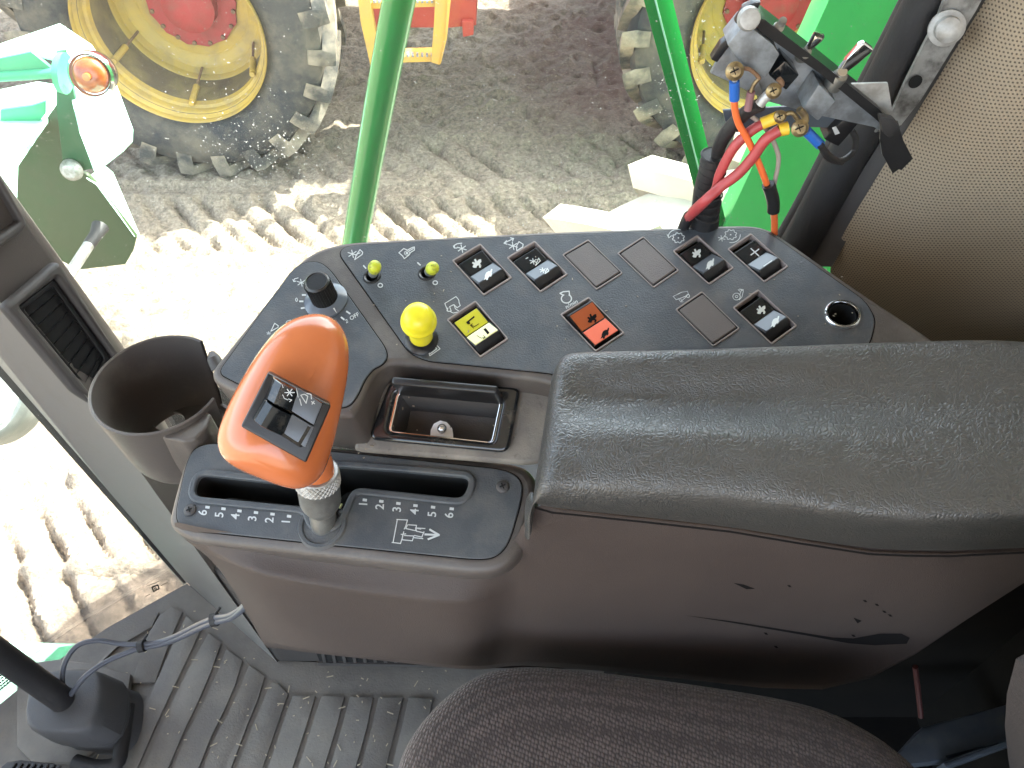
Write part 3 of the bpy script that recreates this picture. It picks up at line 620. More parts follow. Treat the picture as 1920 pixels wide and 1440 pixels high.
curve_mesh('slot_shade',[offs(roundpoly(q0,.0075),.0006),offs(roundpoly(q0,.0075),-.0009)],-.040,-.0006,.0002,SP.mat(),'hole',con)  # black ring added so the lit slot wall looks shaded
plate('slot_floor',SP,[(330,850),(990,880),(960,1040),(330,1000)],[],-.05,-.045,.001,'hole',con)
b=B(); lathe(b,[(.0125,.0003),(.0140,.0026),(.0162,.0028),(.0172,.0010),(.0176,.0003)],SP.at(606,985),SP.n,32,a0=R(150),a1=R(400)); obj('lever_boss',b,'plate2',con)
b=B(); tube(b,[SP.at(637,953,-.012),SP.at(641,945,-.010)],.0008,6); obj('bright_sliver',b,'lensc',con)
for x,y in ((357,957),(943,913)):
    o=SP.at(x,y,.001); b=B(); lathe(b,[(.0046,0),(.0044,.0010),(.0036,.0017),(.0015,.0020),(0,.0020)],o,SP.n,20); s=obj('screw',b,'trimdark',con)
    b=B(); 
    for a in (.4,1.97): obox(b,o+SP.n*.0021,SP.ux*math.cos(a)+SP.uy*math.sin(a),SP.n,SP.n,.0042,.0006,.0009)
    obj('screw_slot',b,'hole',s)
fn=lambda x,y:SP.at(x,y,.0016)
for row in ((('6',380,961,389,951),('5',411,965,419,954),('4',441,968,449,958),('3',473,972,480,961),('2',505,975,511,964),('1',536,978,542,968)),(('1',681,945,684,937.5),('2',712,950,715,940),('3',744,955,747,944),('4',777,959,779,948),('5',810,964,812,951),('6',842,966,847,954))):
    for c_,x,y,tx_,ty_ in row:
        b=B(); text_px(b,c_,(x+7.5,y+.6),(1.6,-22),(-22.5,-1.5),fn); strokes(b,[[(tx_-2.5,ty_-.3),(tx_+2.5,ty_+.3)]],5,SP,.0016); obj('gate_number',b,'mark',con,smooth=False)
b=B()
strokes(b,[[(735,1017),(751,1019),(755,1006),(757,997)],[(744,974),(764,975),(761,986),(758,992)],[(745,974),(737,1017)],
 [(764,984),(761,991),(779,995),(781,985),(766,984)],[(779,990),(789,992)],[(789,991),(782,990)],[(780,991),(781,996),(795,999)],[(797,991),(781,990)],[(795,997),(791,1007),(777,1004)],
 [(755,1003),(754,1012),(773,1014),(776,1005),(758,1004)],[(752,1002),(761,1001)],[(776,1008),(793,1010)]],1.8,SP,.0016)
strokes(b,[[(797,1002),(822,1003)],[(806,993),(823,1003),(803,1011)]],3.6,SP,.0017)
obj('printed_symbol',b,'mark',con,smooth=False)
# --- lower body side
colsx=[ # (top px,py,y) , band , low , bottom
 [(330,1000,.268),(385,1040,.270),(430,1085,.300),(500,1208,.340)],
 [(352,1010,.262),(420,1050,.258),(462,1100,.268),(520,1208,.300)],
 [(470,1030,.256),(480,1078,.244),(530,1160,.252),(560,1215,.262)],
 [(640,1050,.250),(650,1108,.240),(655,1170,.246),(660,1226,.250)],
 [(820,1072,.245),(830,1130,.236),(828,1190,.240),(820,1243,.245)],
 [(900,1076,.243),(892,1130,.235),(882,1190,.239),(874,1250,.243)],
 [(955,1055,.246),(945,1120,.250),(930,1185,.254),(920,1248,.256)],
 [(985,1010,.2505),(975,1100,.254),(965,1180,.2565),(955,1240,.258)],
 [(1000,950,.250),(1005,1050,.250),(1010,1150,.250),(1015,1240,.250)],
 [(1300,985,.250),(1300,1080,.250),(1300,1180,.250),(1300,1264,.250)],
 [(1640,1037,.250),(1620,1110,.250),(1590,1220,.250),(1560,1302,.250)],
 [(1800,1036,.250),(1780,1110,.250),(1745,1180,.250),(1715,1228,.250)],
 [(1920,1030,.250),(1920,1045,.250),(1921,1065,.250),(1925,1082,.250)],
 [(2150,1030,.250),(2150,1010,.250),(2150,1000,.250),(2150,985,.250)]]
rows=[[P(c[k][0],c[k][1]+(12 if k==3 and ci<8 else 14 if k==3 and ci<12 else 0),y=c[k][2]+(.009,.003,0,0)[k]*(ci<7)) for ci,c in enumerate(colsx)] for k in range(4)]
r0_,r1_,r2_,r3_=rows; lr=lambda a,b_,t:[p.lerp(q,t) for p,q in zip(a,b_)]
rows=[r0_,lr(r0_,r1_,.86),r1_,lr(r1_,r2_,.12),r2_,r3_]
rows=[[p+V((0,.004,.012)) for p in rows[0]]]+rows+[[p+V((0,.003,-.0015)) for p in r3_],[p+V((0,.03,-.003)) for p in r3_],[p+V((0,.16,-.004)) for p in r3_]]
b=B(); grid(b,rows); sb=obj('side_panel',b,'side',con,angle=60,sub=1)
# --- scuffs in the brown plastic
from mathutils.bvhtree import BVHTree
dg_=bpy.context.evaluated_depsgraph_get(); dg_.update(); me_=bpy.data.meshes.new_from_object(sb.evaluated_get(dg_))
sbv=BVHTree.FromPolygons([v.co.copy() for v in me_.vertices],[list(p.vertices) for p in me_.polygons]); bpy.data.meshes.remove(me_)
def fs(x,y):
    h=sbv.ray_cast(C,ray(x,y).normalized())[0]
    return (h if h else P(x,y,y=.25))+(C-P(x,y,y=.25)).normalized()*.0007
b=B()
fill_px(b,[(1280,1153),(1380,1166),(1480,1182),(1560,1195),(1600,1197),(1650,1188),(1690,1188),(1706,1196),(1700,1207),(1640,1210),(1590,1206),(1520,1193),(1380,1169)],fs)
fill_px(b,[(1375,1093),(1395,1096),(1416,1104),(1400,1105)],fs); fill_px(b,[(1600,1158),(1606,1160),(1616,1164),(1608,1169)],fs)
for x,y in ((1480,1099),(1622,1127),(1644,1134),(1658,1147),(1669,1154),(1663,1190),(1600,1192),(1436,1188),(1455,1213)): fill_px(b,put([(-5,-1),(1,-2),(5,1),(0,2)],x,y,1,15),fs)
obj('scuff_marks',b,'seam',con,smooth=False)
# --- armrest
def armrest():
    E=[(1046,662),(1060,652),(1100,650),(1250,647),(1400,642),(1550,636),(1700,630),(1850,625),(1920,629),(2060,640),(2200,645)]
    Ss=[(1008,915),(1030,912),(1065,908),(1230,915),(1390,928),(1520,948),(1650,966),(1790,974),(1920,970),(2060,965),(2200,960)]
    Sm=[(996,940),(1004,950),(1035,958),(1210,976),(1370,994),(1500,1016),(1630,1036),(1780,1040),(1920,1032),(2060,1030),(2200,1025)]
    H=.044; A=Pl(PP.w(0,0,H),PP.n); rows=[]
    ns=16
    for j in range(ns+1):
        s=j/ns; row=[]
        for i in range(len(E)):
            # the end cap rounds down
            e=V(E[i]); q=V(Ss[i]); p=e.lerp(q,s); w=A.at(p.x,p.y)
            u=(i)/(len(E)-1); dz=0
            dz+=-.0100*math.exp(-((s-.34)/.15)**2)*math.exp(-max(0,(u-.42))*4)*(1-math.exp(-max(0,u-.13)*22))
            dz+=.0035*math.exp(-((s-.64)/.12)**2)*math.exp(-((u-.36)/.25)**2)-.004*math.exp(-((s-.98)/.10)**2)*min(1,max(0,u-.10)*10)
            dz+=-.003*math.exp(-((u-.62)/.10)**2)*s
            if i==0: dz-=.004
            if j==0: dz-=.0035
            if j==ns: dz-=.0035
            row.append(w+PP.n*dz)
        rows.append(row)
    side=[P(x,y,y=.2445) for x,y in Sm]
    mid=[rows[-1][i].lerp(side[i],.45)+V((0,-.004,0)) for i in range(len(E))]
    rows+= [mid,side,[p+V((0,.010,-.003)) for p in side]]
    back=[p-PP.n*(H-.002)+V((0,.003,0)) for p in rows[0]]; bk1=[p-PP.n*.012+V((0,.003,0)) for p in rows[0]]
    rows=[back,bk1]+rows
    # front end cap column
    cap=[]
    for r in rows:
        cap.append(r[0]+V((-.004,0,-.014)))
    capb=[V((c.x+.001,c.y,min(c.z,c.z-.03))) for c in cap]
    rows=[[capb[k],cap[k]]+rows[k] for k in range(len(rows))]
    b=B(); grid(b,rows); return obj('armrest_pad',b,'vinyl',con,angle=180,sub=2)
armrest()
b=B(); fsm=None
strokes(b,[[(1004,952),(1035,961),(1210,979),(1370,997),(1500,1019),(1630,1039),(1700,1042),(1780,1043),(1920,1036)]],4.0,fn=lambda x,y:P(x,y,y=.2480)); obj('seam_gap',b,'seam',con,smooth=False)
# --- cup holder
cc=V((-.2685,.388,CZ-.461)); rr=.0485
b=B()
def cuprad(h): return rr-.0065*(-h/.078)
A0,A1=R(62),R(342)   # opening of the mug slot between
def cupring(r,h,a): return cc+V((math.cos(a)*r,math.sin(a)*r,h))
nseg=56; angs=[A0+(A1-A0)*k/nseg for k in range(nseg+1)]
hs=[0,-.004,-.02,-.04,-.06,-.070,-.076,-.079]
def rad(h): return rr-.006*(-h/.079)-(.004*max(0,(-h-.066)/.013)**1.5)
ro=[[cupring(rad(h)+.0012,h,a) for a in angs] for h in hs[::-1]]+[[cupring(rad(0),.0010,a) for a in angs]]+[[cupring(rad(h)-.0012,h,a) for a in angs] for h in hs]
# low part of the slot closes the ring
grid(b,ro)
angl=[A1+(A0+2*math.pi-A1)*k/14 for k in range(15)]
hl=[-.072,-.076,-.079]
grid(b,[[cupring(rad(h)+.0012,h,a) for a in angl] for h in hl[::-1]]+[[cupring(rad(h)-.0012,h,a) for a in angl] for h in hl])
cup=obj('cup_holder',b,'housing',con)
hc=P(318,792,z=cc.z-.078)-cc
curve_mesh('cup_base',[[V((math.cos(t)*rad(-.077),math.sin(t)*rad(-.077))) for t in [2*math.pi*k/40 for k in range(40)]],[V((hc.x+math.cos(t)*.013,hc.y+math.sin(t)*.010)) for t in [2*math.pi*k/24 for k in range(24)]]],-.079,-.076,.0005,Matrix.Translation(cc),'trimdark',cup)
b=B(); j=[P(x,y,z=CZ-.4655) for x,y in [(290,813),(318,810),(346,796),(372,778),(386,770),(396,776),(386,802),(366,822),(345,828),(312,821)]]
slab(b,j,V((0.003,.0,-.066)),.0035,seg=3); obj('cup_bracket',b,'housing',cup)
# small black hook behind the console's left edge
b=B(); tube(b,[P(410,690,y=.40),P(400,672,y=.405),P(397,662,y=.41)],[.006,.005,.0025],10); obj('hook',b,'trimdark',con)
# --- range lever
base=SP.at(607,982,.0); neck=P(593,884,f=.505)
ax=(neck-base).normalized(); Ln=(neck-base).length
b=B(); lathe(b,[(.0088,-.02),(.0088,Ln*.30)],base,ax,28); lv=obj('range_lever',b,'steel',con)
b=B(); lathe(b,[(.0088,Ln*.27),(.0098,Ln*.29),(.0125,Ln*.40),(.0134,Ln*.46),(.0136,Ln*.78),(.0140,Ln*.79)],base,ax,32); obj('lever_collar',b,'steel',lv)
b=B(); lathe(b,[(.0140,Ln*.79),(.0142,Ln*.80),(.0142,Ln*.98),(.0134,Ln*1.0),(.0115,Ln*1.0)],base,ax,40)
ux=ax.orthogonal().normalized(); uy=ax.cross(ux)
for k in range(30):
    for sg in (1,-1):
        a=2*math.pi*k/30; pts=[base+ax*(Ln*(.80+.18*t))+(ux*math.cos(a+sg*t*.5)+uy*math.sin(a+sg*t*.5))*.0142 for t in (0,.33,.66,1)]
        tube(b,pts,.00042,4,cap=False)
obj('knurled_nut',b,'zincl',lv)
b=B(); tube(b,[base+ax*Ln*.97,base+ax*Ln*1.12,base+ax*Ln*1.35+V((-.002,0,0)),P(570,800,f=.468)],[.0116,.0112,.0125,.017],28,smooth=5); obj('grip_stem',b,'orange',lv)
# the grip: solid blob, outline in a plane tilted like the hand rest, rounded in depth
OUT=[(600,586),(628,598),(645,618),(655,650),(653,700),(643,752),(632,805),(620,850),(606,888),(586,908),(560,917),(530,912),(490,897),(448,880),(420,862),(408,840),(407,812),(420,775),(440,733),(465,690),(492,648),(524,612),(560,592)]
gc=P(535,760,f=.450); gn=(C-gc).normalized(); gn=(gn+V((.10,-.20,.05))).normalized(); G=Pl(gc,gn,V((1,0,0)))
oo=[G.uv(x,y) for x,y in OUT]; oo=smoothpoly(oo,2); cen=sum(oo,V((0,0)))/len(oo)
b=B(); NR=14; top_=[];bot_=[]
spine0=G.uv(600,668); spine1=G.uv(512,815)
def sp(p):
    d=spine1-spine0; t=max(0,min(1,(p-spine0).dot(d)/d.length_squared)); return spine0+d*t
ringsT=[];ringsB=[]
for k in range(NR+1):
    a=math.pi/2*k/NR; c_,s_=math.cos(a),math.sin(a); rt=[];rb=[]
    for p in oo:
        q=sp(p); w=q+(p-q)*(c_**.92); t=(q-spine0).length/(spine1-spine0).length
        thk=.019+.007*t; 
        rt.append(G.w(w.x,w.y,thk*s_)); rb.append(G.w(w.x,w.y,-thk*1.15*s_))
    ringsT.append(rt); ringsB.append(rb)
allr=ringsB[::-1]+ringsT[1:]
allr=[r+[r[0]] for r in allr]
grid(b,allr); bmesh.ops.remove_doubles(b,verts=b.verts,dist=1e-5)
grip=obj('lever_grip',b,'orange',lv,angle=180,sub=1)
# double rocker set into the grip
F0=[(503,697),(621,758),(574,866),(452,798)]
SWPL=Pl(G.w(0,0,.0262),G.n+V((-.06,-.06,0)))
pp=[SWPL.at(*q) for q in F0]; nn=SWPL.n
bz=obj('grip_switch',slab(B(),[p-nn*.008 for p in pp],nn*.0118,.0014,seg=3),'black',lv)
GT=Pl(SWPL.o+nn*.0062,nn)
def rk2(quad,nm,drop):
    a,b_,c,d=[GT.at(*q) for q in quad]   # a->b along the switch, a->d across
    prof=[(0,.0005),(.05,.0065),(.18,.0100),(.30,.0090),(.58,.0026),(.95,.0040),(1.0,.0)]
    bm=B(); rows=[]
    for s,zz in ((0,-.001),(.04,0),(.96,0),(1,-.001)):
        rows.append([a.lerp(b_,t)+(a.lerp(d,s)-a)+nn*(h*drop+zz) for t,h in prof])
    rows=[[p-nn*.006 for p in rows[0]]]+rows+[[p-nn*.006 for p in rows[-1]]]
    grid(bm,rows); return obj(nm,bm,'blackgloss',bz,angle=30)
rk2([(512,706),(606,756),(588,800),(497,744)],'upper_rocker',.9)
rk2([(496,745),(588,801),(567,848),(473,784)],'lower_rocker',.9)
LQ=[(555,768),(589,786),(575,813),(540,797)]
LP=Pl(GT.w(*GT.uv(566,790),.0023),(nn+((GT.at(500,744)-GT.at(590,800)).normalized()*-.0)).normalized())
b=B(); slab(b,[LP.at(*q,.0) for q in [(548,776),(588,800),(572,838),(533,812)]],nn*.0011,.0003); obj('grey_lens',b,'lensg',bz)
b=B(); UL=Pl(GT.o+nn*.0064,nn)
UL=Pl(GT.w(*GT.uv(570,750),.0040),nn)
b=B(); slab(b,[UL.at(*q,-.0012) for q in [(560,727),(604,757),(588,796),(547,770)]],nn*.0011,.0003); obj('symbol_lens',b,'lensg',bz)
b=B(); f1=lambda x,y:GT.at(x,y,.0092); f2=lambda x,y:UL.at(x,y,.0003)
strokes(b,aster(543,736,9,3,60),1.8,fn=f1); strokes(b,[[(529,722),(531,727)],[(556,729),(559,745)],[(530,740),(533,747),(540,750)],[(541,748),(547,750),(543,753)]],1.4,fn=f1)
strokes(b,[[(571,739),(577,743),(574,756),(564,741),(571,739)],[(575,738),(583,739),(584,748)]],1.7,fn=f2); strokes(b,[[(584,753),(590,757)],[(589,752),(585,758)],[(562,748),(565,760)]],1.7,fn=f2)
obj('grip_symbols',b,'mark',bz,smooth=False)
# ================================================================ CAB SHELL
def box(name,x0,x1,y0,y1,z0,z1,m,parent,bev=0.004):
    b=B(); obox(b,((x0+x1)/2,(y0+y1)/2,(z0+z1)/2),V((1,0,0)),V((0,1,0)),None,x1-x0,y1-y0,z1-z0,bev); return obj(name,b,m,parent)
# floor under the mat: follows the outward-bowed front edge of the cab
fe=[P(350,1092,z=FZ),P(200,1175,z=FZ),P(60,1268,z=FZ),P(-100,1400,z=FZ)]
edge=[(p.x,p.y) for p in fe]+[(-.86,.1),(-.90,-.3),(-.86,-.6),(-.60,-1.05)]
b=B(); slab(b,[V((x,y,FZ-.012)) for x,y in edge]+[V((.75,-1.05,FZ-.012)),V((.75,.60,FZ-.012)),V((-.40,.60,FZ-.012))],V((0,0,-.07)),.004)
o=obj('floor',b,'trimdark'); tag(o,'cab floor under the ribbed mat',None,None,'structure')
# rubber mat with raised ribs
mt=thing('floor_mat',P(500,1350,z=FZ),'dusty black rubber floor mat with raised slanting ribs','floor mat')
b=B(); slab(b,[V((x,y,FZ-.011)) for x,y in edge[:5]]+[V((-.80,-.5,FZ-.011)),V((.16,-.5,FZ-.011)),V((.16,.40,FZ-.011)),P(860,1256,z=FZ-.011),P(520,1243,z=FZ-.011),P(353,1098,z=FZ-.011)],V((0,0,.008)),.002); obj('mat_sheet',b,'matrub',mt)
RIB=[[(228,1207),(292,1156),(297,1152),(283,1180),(223,1213),(175,1262),(190,1240)],
 [(300,1160),(322,1142),(342,1152),(322,1192),(293,1278),(250,1281),(268,1228),(283,1190)],
 [(350,1160),(378,1182),(352,1238),(322,1300),(290,1365),(262,1440),(225,1440),(262,1345),(300,1270),(328,1205)],
 [(392,1192),(415,1210),(396,1262),(372,1318),(345,1372),(310,1440),(276,1440),(304,1368),(332,1304),(362,1244)],
 [(425,1222),(455,1244),(440,1290),(420,1336),(395,1385),(372,1440),(325,1440),(356,1374),(384,1320),(408,1268)],
 [(468,1252),(497,1273),(482,1318),(462,1366),(432,1440),(384,1440),(404,1390),(432,1336),(452,1292)],
 [(508,1286),(520,1285),(540,1306),(524,1350),(494,1440),(446,1440),(474,1368),(494,1320)],
 [(550,1309),(592,1310),(575,1362),(548,1440),(505,1440),(534,1352)],
 [(604,1310),(646,1311),(632,1362),(607,1440),(560,1440),(586,1362)],
 [(657,1311),(700,1312),(688,1366),(666,1440),(618,1440),(643,1364)],
 [(711,1312),(756,1313),(742,1366),(722,1440),(677,1440),(699,1364)],
 [(767,1313),(812,1314),(800,1366),(782,1440),(733,1440),(755,1364)]]
b=B()
for q in RIB:
    pts=[V((x,y)) for x,y in q]; out=[]
    w=[P(p.x,p.y,z=FZ-.003) for p in pts]
    for i,(p,ww) in enumerate(zip(pts,w)):
        if p.y>=1440: w[i]=ww+V((-.05,-.30,0))
    cw=sum(w,V())/len(w); w=[cw+(x-cw)+ (x-cw).normalized()*.0022 for x in w]; slab(b,w,V((0,0,.0042)),.0010)
rb=obj('mat_ribs',b,'matrub',mt); 
b=B(); 
for _ in range(150):
    x=random.uniform(120,840); y=random.uniform(1130,1436)
    if (x<350 and y<1450-x): continue
    p=P(x,y,z=FZ+.0025); a=random.uniform(0,6.28); l=random.choice((.0010,.0014,.002,.0045)); d=V((math.cos(a),math.sin(a),0))*l; e=V((-d.y,d.x,0)).normalized()*.0006
    slab(b,[p-d-e,p+d-e,p+d+e,p-d+e],V((0,0,.0006)))
o=obj('floor_chaff',b,mat('straw_bits',(.42,.36,.26),.9)); tag(o,'bits of straw and grit lying on the rubber floor mat','chaff',None,'stuff')
b=B()
for _ in range(46):
    u,v=random.random(),random.random(); x=700+u*900; y=470+v*190
    if x>1040 and y>640: y-=60
    p=PP.at(x,y,.0012); a=random.uniform(0,6.28); l=random.choice((.0004,.0006,.0011)); d=V((math.cos(a),math.sin(a),0))*l; e=V((-d.y,d.x,0)).normalized()*.0003
    slab(b,[p-d-e,p+d-e,p+d+e,p-d+e],PP.n*.0004)
for _ in range(60):
    x=random.choice((random.uniform(700,985),random.uniform(660,720))); y=random.uniform(690,860); p=BP.at(x,y,.0006); 
    a=random.uniform(0,6.28); l=random.choice((.0004,.0007,.0011)); d=V((math.cos(a),math.sin(a),0))*l; e=V((-d.y,d.x,0)).normalized()*.0004
    slab(b,[p-d-e,p+d-e,p+d+e,p-d+e],PP.n*.0005)
o=obj('crumbs',b,M['tan_edge']); tag(o,'tiny pale crumbs scattered on the console plates','crumbs',None,'stuff')
# sill box along the right wall with floor vent
sill=thing('wall_sill',P(600,1243,z=FZ),'low dark sill panel with a slotted vent under the console','sill panel')
b=B(); A_=V((-.477,.529,FZ)); B_=V((-.318,.409,FZ)); slab(b,[B_,V((.62,.403,FZ)),V((.62,.62,FZ)),V((-.40,.62,FZ)),V((-.40,.475,FZ))],V((0,0,.22)),.006); obj('sill_box',b,'trimdark',sill)
b=B(); y0=.4035
v=[P(592,1219,y=y0-.001),P(602,1244,y=y0-.001),P(810,1250,y=y0-.001),P(860,1243,y=y0-.001),P(860,1200,y=y0-.001),P(600,1190,y=y0-.001)]
slab(b,v,V((0,-.0015,0))); vt=obj('vent_opening',b,'hole',sill)
b=B()
for k in range(12):
    x=606+k*19; slab(b,[P(x,1243,y=.399),P(x+6,1243,y=.399),P(x-3,1205,y=.399),P(x-9,1205,y=.399)],V((0,.002,0)))
slab(b,[P(596,1243,y=.3985),P(830,1248,y=.3985),P(830,1252,y=.3985),P(596,1248,y=.3985)],V((0,.003,0)))
obj('vent_fins',b,'trimdark',sill)
# front corner pillar with air vents
pil=thing('corner_pillar',A_,'grey plastic corner pillar with a rectangular air vent, left of the cup holder','pillar')
Lp=[(-330,250,.575),(-200,450,.562),(0,684,.552),(175,885,.54),(350,1092,.529)]
M1=[(-330,130,.53),(-170,340,.51),(0,566,.485),(163,745,.462),(520,1242,.409)]
R1=[(-330,-80,.565),(-150,130,.558),(0,345,.55),(225,655,.54),(560,1250,.42)]
Rb=[(-325,-90,.60),(-145,120,.60),(8,338,.60),(232,650,.60),(565,1245,.60)]
Lb=[(-335,262,.60),(-205,462,.60),(-6,696,.595),(170,895,.59),(346,1100,.58)]
def rr_(l): return [P(a,b_,y=c) for a,b_,c in l]
def den(l):
    out=[]
    for i in range(len(l)-1):
        for k in range(4): out.append(l[i].lerp(l[i+1],k/4))
    return out+[l[-1]]
cols=[den(rr_(x)) for x in (Lb,Lp)]; m1=den(rr_(M1)); r1=den(rr_(R1)); rbk=den(rr_(Rb)); l1=cols[1]
mid1=[l.lerp(m,.55) for l,m in zip(l1,m1)]; mid2=[l.lerp(m,.94) for l,m in zip(l1,m1)]
m3=[m.lerp(r,.04)+V((0,.004,0)) for m,r in zip(m1,r1)]; r0=[m.lerp(r,.93) for m,r in zip(m1,r1)]
G_=[cols[0],l1,mid1,mid2,m1,m3,r0,r1,rbk]
rows=[[c[i] for c in G_[4:]] for i in range(len(l1))]
b=B(); grid(b,rows); pt_=obj('pillar_face',b,mat('brown_pillar_plastic',(.062,.052,.047),.5,bump=.3,bscale=900,dust=(.12,.10,.08),dscale=14,dramp=(.55,.9)),pil,angle=50)
rows=[[c[i] for c in G_[:5]] for i in range(len(l1))]
b=B(); grid(b,rows); obj('pillar_trim',b,'trim',pil,angle=50)
b=B(); slab(b,[P(*q[:2],y=q[2]+.004) for q in ((-40,640,.553),(0,684,.552),(175,885,.540),(350,1092,.529),(344,1094,.529),(165,893,.540),(-10,694,.552),(-50,650,.553))],V((0,.010,0))); obj('glass_seal',b,'rubber',pil)
# vent: plane through the dark face
from mathutils.bvhtree import BVHTree
bv_=BVHTree.FromPolygons([v.co.copy() for v in pt_.data.vertices],[list(p.vertices) for p in pt_.data.polygons])
def hit(x,y):
    r=ray(x,y).normalized(); h=bv_.ray_cast(C,r); return h[0]
va=hit(30,590); vb=hit(96,522); vc=hit(190,672)
va,vb,vc=[p+(C-p).normalized()*.009 for p in (va,vb,vc)]
VP=Pl(va,(vb-va).cross(vc-va)); 
if (C-va).dot(VP.n)<0: VP=Pl(va,-VP.n)
def vplate(nm,outer,holes,h0,h1,bv,m,par,r=.006): return plate(nm,VP,outer,holes,h0,h1,bv,m,par,rnd=r,hr=.003)
vf=vplate('air_vent',[(-6,575),(98,488),(222,680),(170,760),(130,735)],[[(24,574),(95,520),(206,672),(166,744)]],-.003,.009,.004,'trimdark',pil)
vplate('vent_recess',[(30,574),(95,522),(205,672),(160,745)],[],-.004,.001,.0005,'hole',vf)
vplate('vent_frame',[(26,577),(95,524),(203,672),(165,741)],[[(38,579),(94,537),(190,672),(162,727)]],.0012,.0045,.001,'black',vf,.003)
b=B()
for k in range(8):
    t=(k+.7)/8; a=V((44,578)).lerp(V((160,726)),t); c=V((94,540)).lerp(V((190,672)),t)
    slab(b,[VP.at(a.x,a.y,.0015),VP.at(c.x,c.y,.0015),VP.at(c.x,c.y+3,.0042),VP.at(a.x,a.y+3,.0042)],VP.n*.0006)
obj('vent_slats',b,'black',vf)
vf2=vplate('air_vent',[(-120,330),(-20,300),(48,420),(40,432),(-10,470),(-80,470)],[[(-100,345),(-22,322),(34,415),(-14,448),(-70,440)]],-.012,.004,.003,'trimdark',pil)
vplate('vent_recess',[(-104,342),(-22,318),(38,416),(-14,452),(-74,444)],[],-.014,-.006,.0005,'hole',vf2)
# glass: right side pane and bowed front pane
sg=thing('side_window',V((0,.575,FZ+.9)),'large dusty side window pane beyond the console','window')
b=B(); slab(b,[V((-.50,.588,FZ-.02)),V((.62,.588,FZ-.02)),V((.62,.588,CZ+.46)),V((-.60,.588,CZ+.46))],V((0,.004,0))); obj('side_pane',b,'glass',sg)
fg=thing('front_window',V((-.7,.36,FZ)),'curved front window pane at the far left edge','window')
b=B(); low=[V((x+.02*0,y,FZ-.16)) for x,y in [(-.505,.60),(edge[0][0]-.012,edge[0][1]+.012)]+[(x-.012,y+.008) for x,y in edge[1:4]]+[(-.875,.1),(-.915,-.3),(-.875,-.6),(-.61,-1.06)]]
rows=[low,[p+V((-.075,.01,CZ+.59-FZ)) for p in low]]; grid(b,rows); bmesh.ops.solidify(b,geom=b.faces[:],thickness=.004); obj('front_pane',b,'glassf',fg)
b=B(); 
gp0=P(60,1268,z=FZ)+V((-.008,.006,0)); gp1=P(-100,1400,z=FZ)+V((-.008,.006,0))
dd=(gp1-gp0); 
for r_ in range(11):
    for k in range(30):
        p=gp0+dd*((k+.5*(r_%2))/30)+V((-.0035-.0005*r_,0.001,.004+.0055*r_)); 
        q=[p+dd.normalized()*.0021*math.cos(t)+V((0,0,1))*.0021*math.sin(t) for t in [math.pi/4*j for j in range(8)]]
        b.faces.new([b.verts.new(v) for v in q])
o=obj('dotted_band',b,'black',fg,smooth=False); o['kind']='stuff'
b=B(); fgl=lambda x,y:P(x,y,y=.515)
GP=Pl(P(290,1103,y=.505),V((.5,-.8,.1)))
strokes(b,[[(285,1101),(296,1097)],[(288,1109),(298,1104)],[(285,1101),(288,1109)],[(296,1097),(298,1104)]],2.4,GP,0); strokes(b,[circ(292,1104,2,2,8)],1.5,GP,0); strokes(b,[[(302,1098),(314,1092)],[(281,1114),(273,1118)],[(279,1098),(298,1090)]],.8,GP,0)
obj('glass_mark',b,'black',fg,smooth=False)
# roof, rear and left walls (out of frame, they shade the cab as in life)
rf=thing('cab_roof',V((0,0,CZ+.5)),'cab roof with an overhang','roof')
b=B(); slab(b,[V(p) for p in ((-.92,-1.15,CZ+.46),(.9,-1.15,CZ+.46),(.9,.86,CZ+.46),(-.66,.86,CZ+.46))],V((0,0,.14)),.02); obj('roof_panel',b,'roof',rf)
wl=thing('rear_wall',V((.62,0,FZ)),'tan lined rear wall of the cab','wall')
b=B(); slab(b,[V(p) for p in ((.60,-1.05,FZ-.05),(.60,.60,FZ-.05),(.60,.60,CZ+.455),(.60,-1.05,CZ+.455))],V((.05,0,0))); obj('wall_panel',b,M['perf'] if False else 'roof',wl)
wl2=thing('door_panel',V((0,-1.05,FZ)),'lower cab door panel behind the viewpoint','door')
b=B(); slab(b,[V(p) for p in ((-.55,-1.05,FZ-.05),(.60,-1.05,FZ-.05),(.60,-1.05,FZ+.30),(-.55,-1.05,FZ+.30))],V((0,-.05,0))); slab(b,[V(p) for p in ((.50,-1.05,FZ+.55),(.60,-1.05,FZ+.55),(.60,-1.05,CZ+.455),(.45,-1.05,CZ+.455))],V((0,-.05,0))); obj('door_skin',b,'trimdark',wl2)
# rear post, seal and perforated lining
post=thing('rear_post',P(1470,430,y=.53),'black rubber-sealed post slanting beside the tan lining','post')
cl=[(1400,640),(1455,530),(1520,420),(1600,270),(1680,120),(1752,-20),(1860,-230)]
b=B(); tube(b,[P(x,y,y=.525) for x,y in cl],.0155,20,smooth=4); obj('post_tube',b,'rubber',post)
b=B(); tube(b,[P(x-31,y-14,y=.542) for x,y in cl],.0062,10,smooth=4); obj('post_seal',b,'seal',post)
lin=thing('rear_lining',P(1600,600,y=.45),'perforated tan vinyl lining curving behind the armrest','lining')
Lr=[(-330,2060),(-150,1945),(0,1846),(150,1758),(300,1664),(400,1602),(500,1546),(560,1560),(640,1640),(760,1640)]
rows=[];uvr=[]
for py,lx in Lr:
    row=[]
    for k in range(13):
        t=k/12; x=lx+(2330-lx)*t; 
        yy=.505-.085*t-.02*math.sin(min(1,t*4)*math.pi/2)
        low_=max(0,(py-420+ (x-1560)*.25)/260); yy+=.030*min(1,low_)**1.3 *(1-.3*t)
        if py>560: yy+=.02
        row.append(P(x,py,y=yy))
    rows.append(row)
